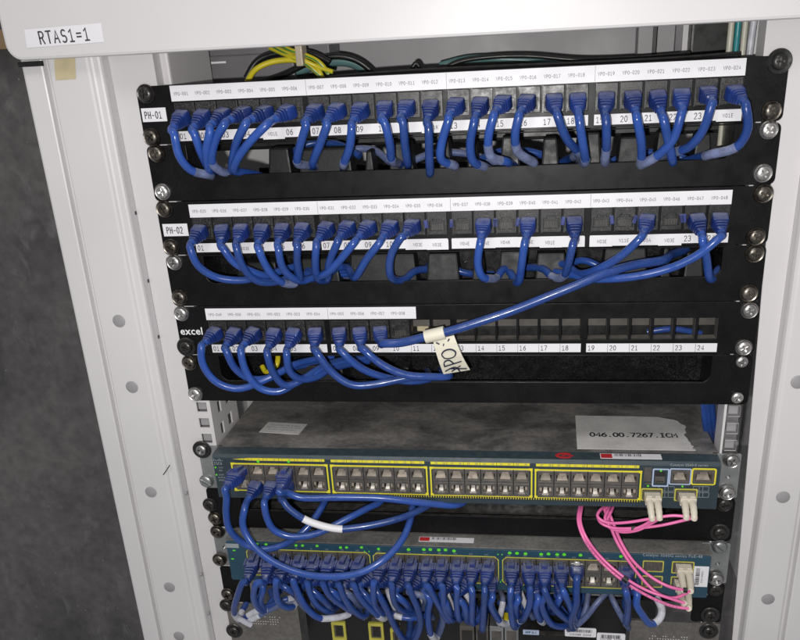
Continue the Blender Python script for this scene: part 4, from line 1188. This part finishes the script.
for n, (bp, path, look, wr, rt) in R2.items():
    side = random.uniform(14, 26) if rt else random.choice((-1, 1)) * random.uniform(4, 16)
    lab = 'blue cable %s, %s jack of the middle patch panel' % (look, ORD[n - 1])
    cord(lab, (port_x(n), -2, -2 * UZ - 22.4), bp, -12 + random.uniform(-1, 1), path, -24 + random.uniform(-2, 1), -6 if not rt else -8 + n * 1.2,
         [(side * .6, 9, 1 if rt else -2), (side * 1.3, 22, 2), (side * 2.6, 34, 0)], r=3.15, smat=SLEEVE2, group='blue patch cables on the middle patch panel', wraps=[wr] if wr else (), ease=1.7)
# last jack of the middle panel: goes left along the slot and dives behind
cord('blue cable from the last jack of the middle patch panel, sweeping left along the slot', (port_x(24), -2, -2 * UZ - 22.4), (724, 222), -12,
     [(719.5, 237), (697, 255.5), (668, 269), (634, 276.3), (604, 278.5), (588, 279)], -31, -6, [(-12, 10, 0), (-26, 22, 0)], r=3.2, group='blue patch cables on the middle patch panel', deps=[-27, -26, -22, -18, -12, -6])

# --- lowest panel
R3 = {
 1: ((211, 334), [(202, 347), (203, 364), (216.8, 383), (239, 388.5), (263.5, 380), (280, 373)], 'looping widest left', 1),
 2: ((229.5, 334), [(226.4, 350), (234.6, 368.5), (249.8, 379), (270, 378)], 'curling right', 1),
 3: ((249, 334), [(241.5, 350.5), (247, 372), (260.8, 388), (280, 391.5), (296, 382), (313, 374)], 'looping lowest', 1),
 4: ((271.8, 335), [(267.6, 353), (273, 373), (285, 385.5), (300, 381), (313, 372.5)], 'looping low to the right', 1),
 5: ((291, 335), [(287, 353), (289.8, 371), (300, 379.5), (316, 377)], 'curling right', 1),
 6: ((311.6, 335), [(316, 350.5), (329.5, 371), (351.5, 384.5), (374, 384.5), (411, 377.5), (444, 377.5)], 'sweeping low towards the tag', 0),
 7: ((336.4, 335), [(341, 350.5), (359.8, 367), (381.8, 376.4), (411, 381), (430, 379)], 'sweeping right under the tag', 0),
 8: ((357, 334), [(362.5, 349), (381, 364.5), (405.8, 374.5), (430, 377), (449, 376)], 'highest of those sweeping to the tag', 0),
}
for n, (bp, path, look, rt) in R3.items():
    lab = 'blue cable %s, %s jack of the lowest patch panel' % (look, ORD[n - 1])
    m_ = len(path)
    deps = [-26 + (20 + n * .8) * (i / (m_ - 1)) ** 1.8 for i in range(m_)]
    tl = [(9, 10, 3), (22, 22, 3), (40, 34, 2)] if rt else [(-2, 12, -2), (-6, 30, -5)]
    if n in (6, 8): deps = [-30, -31, -29, -25, -18, -9][:m_] + ([-3] if m_ > 6 else [])
    cord(lab, (port_x(n), -2, -4 * UZ - 22.4), bp, -12 + random.uniform(-1, 1), path, 0, 0, tl, r=3.2, group='blue patch cables on the lowest patch panel', deps=deps)

# long cable with the tag, climbing from the lowest panel into the slot under the middle one
lc, lpts = cord('long blue cable with a cream name tag, rising right from the lowest patch panel', (port_x(9), -2, -4 * UZ - 22.4), (376, 334), -12,
                [(384, 343.5), (401, 342.3), (425, 336.8), (448, 331.5), (480, 322), (514, 310), (548, 297), (580, 283.5), (606, 272.5), (636, 264.5), (664, 260.5)], 0, 0,
                [(8, 14, 1), (22, 30, 1)], r=3.6, deps=[-29, -30, -30, -30, -28, -25, -24, -22, -18, -12, -2], group='')
ip = min(range(len(lpts)), key=lambda i: (lpts[i] - at(427, 336.5, -30)).length); iq = min(range(len(lpts)), key=lambda i: (lpts[i] - at(445, 332.3, -30)).length)
b = MB(); b.tube(lpts[ip:iq + 1], 5.4, 16); sl = b.build('tag_sleeve', CREAM, lc, smooth='auto')
T4 = [at(433, 341, -31), at(454, 335.5, -31), at(470, 371, -26), at(443.5, 375, -26)]
b = MB(); nn = (T4[1] - T4[0]).cross(T4[3] - T4[0]).normalized()
if nn.y > 0: nn = -nn
rows = []
for i in range(7):
    t = i / 6; l = T4[0].lerp(T4[3], t); r_ = T4[1].lerp(T4[2], t); bow = nn * (3.0 * math.sin(t * 3.14159) - 1.2 * t)
    rows.append((l + bow, r_ + bow + nn * .8 * math.sin(t * 4)))
for i in range(6):
    b.quad([rows[i][0], rows[i][1], rows[i + 1][1], rows[i + 1][0]])
    b.quad([rows[i][0] - nn * .7, rows[i + 1][0] - nn * .7, rows[i + 1][1] - nn * .7, rows[i][1] - nn * .7])
    b.quad([rows[i][0], rows[i + 1][0], rows[i + 1][0] - nn * .7, rows[i][0] - nn * .7]); b.quad([rows[i][1], rows[i][1] - nn * .7, rows[i + 1][1] - nn * .7, rows[i + 1][1]])
b.quad([rows[6][0], rows[6][1], rows[6][1] - nn * .7, rows[6][0] - nn * .7])
tg = b.build('tag', CREAM, lc)


def on_tag(u, t, h=.3):
    i = min(5, int(t * 6)); f = t * 6 - i
    l = rows[i][0].lerp(rows[i + 1][0], f); r_ = rows[i][1].lerp(rows[i + 1][1], f)
    return l.lerp(r_, u) + nn * h


b = MB()
# hand-written 4 P 0 : reading upwards
strokes = [[(.12, .90), (.55, .80), (.62, .97)], [(.3, .83), (.92, .93)], [(.35, .94), (.75, .80)],
           [(.16, .74), (.88, .66)], [(.16, .74), (.2, .60), (.42, .56), (.55, .69)],
           [(.28, .49), (.2, .38), (.38, .29), (.68, .29), (.82, .38), (.7, .49), (.45, .52), (.28, .49)]]
for st_ in strokes:
    pts = smooth_path([on_tag(u, t) for u, t in st_], 4) if len(st_) > 2 else [on_tag(*st_[0]), on_tag((st_[0][0] + st_[1][0]) / 2, (st_[0][1] + st_[1][1]) / 2), on_tag(*st_[1])]
    b.tube(pts, 1.35, 6, squash=.4)
b.tube([on_tag(.4, .14), on_tag(.44, .15)], 1.1, 8); b.tube([on_tag(.12, .05), on_tag(.25, .11)], .6, 6); b.tube([on_tag(.75, .04), on_tag(.65, .09)], .6, 6)
b.build('handwriting', MARK, tg)

# --- upper switch
def swport(groups, cols, col, up, zt, zb, margin, Y, dz):
    g = (col - 1) // cols; a, c = groups[g]; ptc = (c - a - 2 * margin) / cols
    return (a + margin + ptc * ((col - 1) % cols + .5), Y - .5, (zt + zb) / 2 + (dz if up else -dz))


def s1p(col, up): return swport(g1, 6, col, up, zt1, zb1, 2.2, YF, 6.6)


G5 = 'blue patch cables on the upper switch'
cord('leftmost blue cable on the upper switch, looping down past the lower switch corner', s1p(1, 1), (231.5, 482), -40,
     [(226, 497), (226.5, 512), (230, 529), (240.5, 542), (260, 549), (281, 545.5), (302.5, 532), (317, 516), (325, 502)], 0, 0, [(2, 20, 8), (3, 40, 10)],
     r=3.15, latch=True, group=G5, deps=[-50, -50, -48, -45, -42, -38, -30, -18, -6])
cord('blue cable with the longest loop, drooping low across the lower switch plugs', s1p(2, 0), (250, 492), -36,
     [(244, 509), (243.5, 526), (253, 546), (274, 562), (302.5, 573.5), (330, 576.5), (359, 573), (383, 560), (397, 547), (405, 533), (410, 518), (413, 505)], 0, 0, [(2, 20, 8), (3, 40, 10)],
     r=3.15, group=G5, deps=[-48, -50, -55, -62, -66, -68, -66, -58, -46, -32, -18, -6])
cord('blue cable from the third lower socket of the upper switch, swinging under towards right', s1p(3, 0), (267, 491.5), -35,
     [(264.5, 504), (267, 518), (275, 530.5), (292, 537.3), (316, 534.5), (347, 519), (369, 507.5), (379, 502)], 0, 0, [(8, 20, 6), (14, 40, 8)],
     r=3.15, group=G5, deps=[-46, -46, -44, -42, -38, -26, -12, -4])
cord('blue cable running almost level right beneath the upper switch', s1p(4, 1), (282.8, 483), -38,
     [(286, 491.5), (299, 497.2), (336, 497.8), (368, 497), (386, 498), (430, 503.8), (460, 505)], 0, 0, [(10, 16, 2), (22, 34, 4)],
     r=3.15, latch=True, group=G5, deps=[-44, -42, -38, -34, -32, -24, -12])
cord('blue cable with a white sleeve hanging between the two switches', s1p(4, 0), (281, 491), -34,
     [(282.5, 500), (288, 507), (303, 518.5), (322, 525.5), (340, 528.5), (353, 528), (378, 524), (402, 517), (423, 507.5), (431, 503.5)], 0, 0, [(8, 18, 4), (14, 34, 6)],
     r=3.15, group=G5, deps=[-44, -46, -46, -44, -42, -40, -34, -26, -14, -6], wraps=[(.37, .57)], smat=PAPER)

# --- lower switch
def s2p(col, up): return swport(g2, 8, col, up, zt2, zb2, 1.6, Y2, 6.9)


G6 = 'blue patch cables on the lower switch'
UPX = [250, 267, 282, 296.5, 310.6, 325.6, 339.7, 355, 378.5, 393.5, 409, 426, 441, 457, 472, 486.5, 512, 530, 545, 562, 577, 0, 0, 626]
# column: path, look, wrap
R5 = {
 1: ([(243.5, 581), (237, 596), (233.5, 611), (240, 620)], 'leaning left', (.86, 1.2)),
 2: ([(257.5, 581), (254, 594.5), (256, 606), (265, 611)], 'hooking right', None),
 3: ([(276.5, 579), (276.5, 593), (280.5, 605), (290, 607), (298, 601)], 'hooking up to the right', (.9, 1.1)),
 4: ([(293.5, 580), (298, 594), (307, 608), (319, 618), (334, 617.5), (350, 614)], 'sweeping down to a long white sleeve', (.74, 1.0)),
 5: ([(306.8, 583), (311, 595), (318.5, 606.5), (332, 612)], 'bending right', None),
 6: ([(323.5, 584), (329.5, 594), (341.5, 604), (356, 612)], 'slanting right', None),
 7: ([(339, 584), (343, 594), (352, 609), (364, 616)], 'slanting right', None),
 8: ([(353.5, 584), (358.5, 596), (370, 609), (385, 618.5)], 'slanting right', (.93, 1.15)),
 9: ([(374, 582), (373, 594), (375, 606), (384, 614)], 'dropping straight', None),
 10: ([(391, 585), (392.5, 597.5), (400, 609), (416, 613)], 'hooking right', None),
 11: ([(408.5, 585), (412.5, 596), (419, 611), (421, 627), (414, 642)], 'dropping past the frame edge', None),
 12: ([(427.5, 585), (433.5, 596), (440, 608), (449, 621)], 'slanting right', None),
 13: ([(442, 586), (443, 598), (446, 611), (453.5, 621)], 'hanging straight', None),
 14: ([(456.5, 588), (457, 602), (460, 621)], 'hanging straight', None),
 15: ([(471.5, 590), (472, 605), (474, 624)], 'hanging straight', None),
 16: ([(484.7, 590), (484, 606), (483, 631)], 'hanging lowest', None),
 17: ([(510, 590), (511, 605), (515, 628)], 'hanging straight', None),
 18: ([(530.5, 590), (529, 604), (523.5, 618), (519, 620)], 'leaning left', (.95, 1.2)),
 19: ([(545.5, 591), (552.5, 605), (564, 618), (573, 622)], 'crossing right', None),
 20: ([(564.5, 592), (570.5, 606), (575, 620)], 'leaning right', None),
 24: ([(627, 593), (627.5, 606), (626, 625)], 'beside two free ports', None),
}
random.seed(31)
for c, (path, look, wr) in R5.items():
    x = UPX[c - 1]
    by = 571.5 + (x - 250) * .019
    m_ = len(path)
    deps = [-60 + 36 * (i / (m_ - 1)) ** 1.5 for i in range(m_)]
    lab = 'blue cable %s, %s upper plug of the lower switch' % (look, ORD[c - 1] if c < 24 else 'rightmost')
    cord(lab, s2p(c, 1), (x - .5, by + 3), -42, path, 0, 0, [(random.uniform(-2, 6), 12, 0), (random.uniform(0, 10), 30, 2), (8, 48, 2)], r=2.98, latch=True,
         group=G6, deps=deps, wraps=[wr] if wr else (), reach=.94)
cord('dusty blue cable with a clear connector at the twenty-first upper port of lower switch', s2p(21, 1), (577, 574), -40, [(576.5, 590), (576, 603), (571, 620), (574, 628)], 0, 0,
     [(6, 12, 2), (14, 26, 5)], r=3.3, group=G6, deps=[-52, -50, -36, -22], plugtype='clear', latch=True, sheath=BLUE, reach=.94)
# lower-row plugs
R6 = {
 3: ((268, 580), [(262.5, 590), (260, 602), (268, 611)], (.93, 1.2)), 4: ((284, 580), [(290, 590), (298, 597)], None),
 5: ((298, 580), [(296, 588), (300, 600), (311, 611)], None), 6: ((314, 583), [(322, 598), (335, 608)], None), 7: ((330, 584), [(336, 594), (344, 606)], None),
 8: ((346, 585), [(351, 596), (361, 606)], None), 9: ((361, 585), [(369, 599), (378, 606)], None),
 10: ((379, 585), [(380.5, 597), (387, 611), (395, 626), (405, 640)], None), 11: ((399, 588), [(404, 602), (414, 609)], None),
 12: ((413, 588), [(424, 596), (423, 609)], None), 13: ((427, 589), [(430.5, 598), (428, 612), (430.5, 632), (436, 640)], (.86, 1.1)), 14: ((446, 589), [(447, 604), (450, 616)], None),
 15: ((460.5, 592), [(463.5, 603), (468, 622)], None), 16: ((491.5, 590), [(490.5, 602), (495, 613.5), (505, 624)], (.9, 1.1)),
 17: ((516, 592), [(516, 604), (519, 618)], None), 18: ((535, 592), [(536, 606), (543, 622)], (.9, 1.2)),
 19: ((545, 590), [(542, 603), (544.5, 614), (552, 625), (566, 626)], None), 20: ((560, 591), [(557, 602), (553, 613)], None),
 24: ((633.5, 590), [(637, 604), (643, 615), (652, 624.5), (660, 618), (662, 608), (656, 598)], (.62, 1.0)),
}
for c, (bp, path, wr) in R6.items():
    m_ = len(path)
    deps = [-48 + 30 * (i / (m_ - 1)) ** 1.4 for i in range(m_)]
    if c == 24: deps = [-50, -46, -40, -34, -28, -20]
    lab = 'shadowed blue cable plugged beneath the %s upper port of the lower switch' % (ORD[c - 1] if c < 24 else 'rightmost')
    cord(lab, s2p(c, 0), bp, -40, path, 0, 0, [(random.uniform(-6, 8), 12, 0), (random.uniform(-10, 10), 30, 2)], r=3.15, group=G6, deps=deps, latch=True,
         wraps=[wr] if wr else (), reach=.86, sheath=BLUE if c not in (5, 8, 12) else BLUED)


# loose slack behind the plugs
def loose(label, pts, r, mt, group='', name='cable', sleeve=None):
    P = smooth_path(pts, 7)
    root = thing(name, label, 'cable', P[0], group)
    seg_tube(root, 'sheath', P, r, mt)
    for a, c in (sleeve or ()):
        seg_tube(root, 'label_sleeve', P[int(a * (len(P) - 1)):int(c * (len(P) - 1)) + 1], r + .22, PAPER2)
    return root


loose('dusty slack cable crossing diagonally below the free ports of the lower switch', [at(609, 590, 10), at(606, 593, -8), at(597, 603, -16), at(585, 618, -20), at(574, 627, -18), at(566, 630, 0)], 2.8, BLUED, 'slack loops under the lower switch')
loose('dusty slack cable dropping steeply left of the diagonal one under free ports', [at(591, 584, 12), at(588, 594, 0), at(586, 608, -10), at(580, 622, -14), at(570, 628, 0)], 2.8, BLUED, 'slack loops under the lower switch')
loose('dusty slack cable running down right towards the rightmost plug of lower switch', [at(609, 588, 12), at(612, 598, -4), at(619, 612, -12), at(626, 624, -10), at(630, 630, 8)], 2.8, BLUED, 'slack loops under the lower switch')
loose('white-sleeved slack cable lying at the far left below the lower switch', [at(298, 600, -8), at(284, 603, -18), at(262, 614, -22), at(247, 621, -24), at(236, 619, -22)], 2.7, BLUED, sleeve=((0.55, .82),))
loose('blue slack cable with white sleeve lying over the left vent plate', [at(302, 604, 4), at(290, 598, -14), at(270, 606, -20), at(254, 612, -22), at(240, 621, -24)], 2.9, BLUE, sleeve=((.08, .3), (.62, .86)))
loose('short white-wrapped cable end pointing down right over left vent plate', [at(234, 614, -34), at(240, 619, -32), at(251, 625, -28)], 2.7, PAPER2)
loose('grey-sleeved cable loop rising between the middle port groups of lower switch', [at(500, 590, 6), at(503, 600, -14), at(501, 612, -18), at(499, 622, -12), at(508, 628, 6)], 2.7, BLUED, sleeve=((.3, .8),))
loose('dusty cable with a yellow tip hanging in the middle of lower bundle', [at(433, 598, 2), at(440, 606, -14), at(443, 620, -16), at(440, 632, -14), at(434, 642, -8)], 2.9, BLUED)
loose('blue slack cable arching under the second port group with white sleeve', [at(378, 604, -6), at(388, 612, -22), at(400, 617, -26), at(416, 618, -24), at(430, 614, -8)], 2.8, BLUE, sleeve=((.42, .55),))
random.seed(41)
for k, x in enumerate((352, 372, 389, 421, 447, 466, 521)):      # pale sleeves seen deep in the bundle
    loose('pale sleeved slack cable deep in the bundle, %s from the left' % ORD[k], [at(x - 4, 582, 4), at(x, 594, -12), at(x + 5, 606, -14), at(x + 12, 618, 0)], 2.6, BLUED, 'sleeved slack deep in the lower bundle', sleeve=((.25, .75),))

# rear cables seen in the slot under the top panel
for k, (x0, x1, y, mt, nm) in enumerate(((285, 360, 150, BLUE, 'blue'), (300, 345, 158, TEAL, 'teal'), (336, 390, 156, BLUED, 'dusty blue'), (400, 500, 160, BLUED, 'dusty blue'), (470, 560, 158, BLUE, 'blue'), (600, 700, 160, BLUE, 'blue'))):
    loose('%s slack cable seen through the slot under the top panel, %s from the left' % (nm, ORD[k]), [at(x0, y + 8, 30), at(x0 + (x1 - x0) * .3, y - 6, 42), at(x0 + (x1 - x0) * .7, y - 6, 42), at(x1, y + 6, 34)], 3, mt, 'slack cables behind the top slot')
for k in range(3):
    x0 = -150 + k * 120
    loose('blue slack cable lying inside the slot beneath the middle panel, %s from left' % ORD[k], [Vector((x0, 40, -160)), Vector((x0 + 16, 30, -156 + 6 * math.sin(k))), Vector((x0 + 38, 26, -159)), Vector((x0 + 62, 36, -163))], 2.9, BLUE if k % 3 else BLUED, 'slack cables in the middle slot')
for k in range(6):
    x0 = -200 + k * 72
    p0 = Vector((x0, 19.5, -4 * UZ - 31 + 2 * math.sin(k * 2)))
    if k == 5: loose('blue wire glimpsed behind the open cells of the lowest panel, %s from left' % ORD[k - 2], [p0, p0 + Vector((20, -1, 3)), p0 + Vector((44, 1, -2))], 2.6, BLUE, 'wires behind the open cells')
# earth wires in the slot of the lowest panel
loose('yellow and black earth wire loop seen in the slot below the lowest panel', [at(262, 366, 30), at(266, 372, 26), at(276, 366, 24), at(278, 356, 30), at(274, 350, 38)], 2.4, YELW)
# blue bundle disappearing behind the right of the upper switch
for k, (x, y) in enumerate(((703, 401), (707, 403), (711, 402))):
    loose('blue cable dropping behind the right shoulder of the upper switch, %s from left' % ORD[k], [at(x, y - 12, 20), at(x + 1, y + 6, 30), at(x + 3, y + 26, 40), at(x + 5, y + 40, 60)], 3, BLUE, 'blue cables behind the upper switch')

# ------------------------------------------------------------------ earth wires and others above the top panel
def striped(label, pts, r, turn=.5):
    P = smooth_path(pts, 8)
    root = thing('earth_wire', label, 'wire', P[0], 'yellow and green earth wires')
    seg_tube(root, 'insulation', P, r, YELW, 10)
    off = []
    up = Vector((0, -1, .35)).normalized()
    b = MB(); Q = []
    for i, p in enumerate(P):
        t = (P[min(i + 1, len(P) - 1)] - P[max(i - 1, 0)]).normalized(); n_ = (up - t * up.dot(t)).normalized(); s_ = t.cross(n_)
        Q.append(p + (n_ * math.cos(turn) + s_ * math.sin(turn)) * r * .62)
    b.tube(Q, r * .45, 8); b.build('green_stripe', GRNP, root, smooth='auto')


striped('yellow-green earth wire arching lowest into the panel top at left', [at(247, 82, 60), at(255, 70, 58), at(270, 62.5, 60), at(290, 60, 62), at(305, 62, 62), at(318, 70, 60), at(322, 78, 60)], 2.3, -1.9)
striped('yellow-green earth wire crossing under the beige tie to the right', [at(268, 44, 80), at(284, 52, 66), at(300, 60, 60), at(312, 68, 58), at(322, 77, 60)], 2.1)
striped('yellow-green earth wire highest of the bundle above the top panel', [at(276, 42, 80), at(290, 50, 66), at(305, 55, 62), at(319, 62, 60), at(329, 74, 62)], 2.0)
striped('yellow-green earth wire between the two others at the tie', [at(270, 48, 76), at(290, 56.5, 62), at(303, 60, 58), at(316, 66, 60), at(333, 72, 60)], 1.9, 1.5)
loose('black cable arching behind the yellow-green wires above the top panel', [at(246, 78, 80), at(258, 60, 82), at(285, 52, 84), at(310, 53, 84), at(330, 62, 84)], 2.6, BLKC)
p = at(300, 57, 52)
tt = thing('cable_tie', 'beige tie holding the yellow-green earth wires together', 'cable tie', p)
b = MB(); b.box(p.x - 3.4, 50, p.z - 7, p.x + 2.6, 66, p.z + 14); b.build('strap', TIE, tt, bevel=1.2)
loose('thick teal grey hose arching behind the wires above the top panel', [at(275, 80, 130), at(300, 70, 130), at(325, 62, 130), at(350, 62, 130), at(368, 72, 130), at(372, 84, 130)], 4.6, TEAL)
loose('black cable over the teal hose at the left above the top panel', [at(262, 82, 112), at(285, 74, 110), at(310, 62, 108), at(335, 56, 108), at(356, 60, 110), at(372, 72, 112), at(378, 82, 112)], 2.8, BLKC)
loose('thin teal hose glimpsed right of centre over the top panel', [at(440, 66, 120), at(470, 59, 120), at(520, 60, 120), at(560, 64, 120)], 3.4, TEAL)
loose('long black cable lying over the top panel from centre to right', [at(438, 72, 90), at(458, 62, 90), at(490, 57, 90), at(530, 56, 90), at(580, 60, 90), at(640, 58, 90), at(690, 54, 90)], 1.9, BLKC)
loose('thin black cable with a small hump above the top panel', [at(376, 76, 90), at(398, 72, 90), at(410, 71, 90), at(416, 63, 90), at(422, 70, 90), at(440, 68, 90), at(470, 66, 90), at(520, 64, 90)], 1.9, BLKC)
loose('black cable lying low behind the top edge of the top panel', [at(330, 80, 40), at(400, 74, 42), at(500, 69, 42), at(600, 65, 42), at(690, 60, 42), at(740, 56, 42)], 3.4, BLKC)
for k, (x0, x1, mt, nm) in enumerate(((727, 733.5, BEIGE, 'pale beige'), (734, 740, TEALB, 'teal'), (741, 747, BEIGE, 'middle beige'), (748, 755, PAPER2, 'whitish'))):
    p = at((x0 + x1) / 2, 38, 50); r_ = (at(x1, 38, 50).x - at(x0, 38, 50).x) / 2
    loose('%s vertical cable standing behind the right end of the top panel' % nm, [Vector((p.x, 50, p.z - 90)), Vector((p.x, 50, p.z)), Vector((p.x + (4 if k == 3 else 0), 50, p.z + 60))], r_, mt, 'vertical cables behind the top panel')

# ------------------------------------------------------------------ pink fibre cords
def lc_pair(root, mouth, ends, bend):
    """duplex plug: body and two curved boots"""
    x, y, z = mouth
    b = MB(); b.box(x - 6.6, y - 10, z - 3.4, x + 6.6, y + 1, z + 3.8)
    b.box(x - 5.6, y - 9, z + 3.8, x - 1.2, y - 2, z + 5.2); b.box(x + 1.2, y - 9, z + 3.8, x + 5.6, y - 2, z + 5.2)
    pl_ = b.build('connector', LCW, root, bevel=.6)
    for s_, e in zip((-1, 1), ends):
        P = smooth_path([Vector((x + 3.2 * s_, y - 8, z)), Vector((x + 3.2 * s_, y - 15, z - 1.5)), (Vector((x + 3.2 * s_, y - 20, z - 7)) + e * 2) / 3 + Vector((0, -2, 0)), e], 5)
        n_ = len(P)
        b = MB(); b.tube(P, lambda i: 3.2 - 1.1 * i / n_ + .25 * (i % 2), 10); b.build('connector_boot', LCW, pl_, smooth='auto')


pf = []
YB = -22
# upper pair (from the right transceiver of the upper switch)
c1 = thing('fibre_cable', 'pink twin fibre cable leaving the right transceiver of the upper switch, looping left', 'cable', SFP[1], 'pink fibre cables')
e1, e2 = at(686, 516.5, -44), at(693.5, 518, -44)
lc_pair(c1, SFP[1], (e1, e2), 0)
for e, pth in ((e1, [(672, 515.5), (650, 518.8), (625, 522.6), (606, 522.3), (597.5, 516.5), (600.5, 509.5), (609, 504)]),
               (e2, [(684, 520.2), (660, 525.5), (632, 528.3), (612, 527.6), (600.5, 522.5), (597.5, 515), (604, 507)])):
    dp = [-42, -40, -36, -30, -26, -18, 0]
    seg_tube(c1, 'strand', smooth_path([e + Vector((3, -1, .5)), e] + [at(*q, d_) for q, d_ in zip(pth, dp)] + [at(pth[-1][0] + 3, pth[-1][1] - 6, 25)], 7), 1.3, PINK, 10)
c2 = thing('fibre_cable', 'pink twin fibre cable from the left transceiver of the upper switch', 'cable', SFP[0], 'pink fibre cables')
e1, e2 = at(652.5, 519, -44), at(659.5, 518, -44)
lc_pair(c2, SFP[0], (e1, e2), 0)
for e, pth in ((e1, [(645, 524.5), (632, 529.5), (615, 530), (606, 524), (611, 512), (614, 504)]), (e2, [(650, 524), (636, 530.7), (617, 531), (605, 520), (608, 510), (611, 503)])):
    dp = [-40, -36, -30, -24, -14, 0]
    seg_tube(c2, 'strand', smooth_path([e + Vector((0, -1, 3)), e] + [at(*q, d_) for q, d_ in zip(pth, dp)] + [at(pth[-1][0], pth[-1][1] - 6, 25)], 7), 1.3, PINK, 10)
p0 = at(626, 526.5, -33.5)
b = MB(); b.tube([at(631.5, 528.3, -35.5), at(635.5, 527.9, -36)], 2.0, 10); b.build('clip', BLKC, c1, smooth='auto')
# lower pairs (to the transceiver of the lower switch)
m3 = at(683, 567, Y2); m3.y = Y2 - .5
m3b = at(681.5, 582.5, Y2); m3b.y = Y2 - .5
c3 = thing('fibre_cable', 'pink twin fibre cable falling from behind the upper switch, straight and steep', 'cable', m3, 'pink fibre cables')
e1, e2 = at(684, 590, -52), at(690.5, 591, -52)
lc_pair(c3, m3, (e1, e2), 0)
for e, pth in ((e1, [(606, 505), (612, 520), (621, 542), (634, 562), (652, 577.5), (669, 586.5)]), (e2, [(603, 505), (609, 522), (617, 542), (630, 563), (646, 583), (659, 594), (674, 598)])):
    dp = [-4, -16, -24, -32, -38, -44, -48]
    pts_ = [at(pth[0][0], pth[0][1] - 6, 25)] + [at(*q, d_) for q, d_ in zip(pth, dp)]
    seg_tube(c3, 'strand', smooth_path(pts_ + [e], 7), 1.4, PINK, 10)
c4 = thing('fibre_cable', 'pink twin fibre cable with fine print, the longest curve crossing the lower switch', 'cable', m3b, 'pink fibre cables')
e1, e2 = at(684.5, 603, -54), at(688.5, 608.5, -54)
lc_pair(c4, m3b, (e1, e2), 0)
for k, (e, pth) in enumerate(((e1, [(582, 507), (580.3, 521), (586, 537), (600, 556), (623, 576.5), (646, 590), (666, 597)]), (e2, [(579.5, 507), (578, 521), (583.5, 538), (597.5, 558), (622, 580), (650, 597), (672, 606)]))):
    dp = [-4, -18, -28, -34, -44, -50, -54]
    P = smooth_path([at(pth[0][0] + 1, pth[0][1] - 7, 25)] + [at(*q, d_) for q, d_ in zip(pth, dp)] + [e], 7)
    sd_ = seg_tube(c4, 'strand', P, 1.3, PINK, 10)
    if k == 1:
        b = MB()
        for i in range(22, len(P) - 6):
            for f in (0, .5):
                if random.random() < .6:
                    q = P[i].lerp(P[i + 1], f); t = (P[i + 1] - P[i]).normalized()
                    b.tube([q + Vector((0, -1.2, .6)), q + t * 1.0 + Vector((0, -1.2, .6))], .35, 5)
        b.build('fine_print', INKG, sd_)
b = MB(); b.tube([at(623, 577.5, -46), at(627.5, 581, -47.5)], 2.6, 10); b.build('clip', BLKC, c4, smooth='auto')
b = MB(); b.tube([at(683.5, 590, -54), at(687, 590.3, -54)], 2.4, 10); b.build('clip', BLKC, c3, smooth='auto')
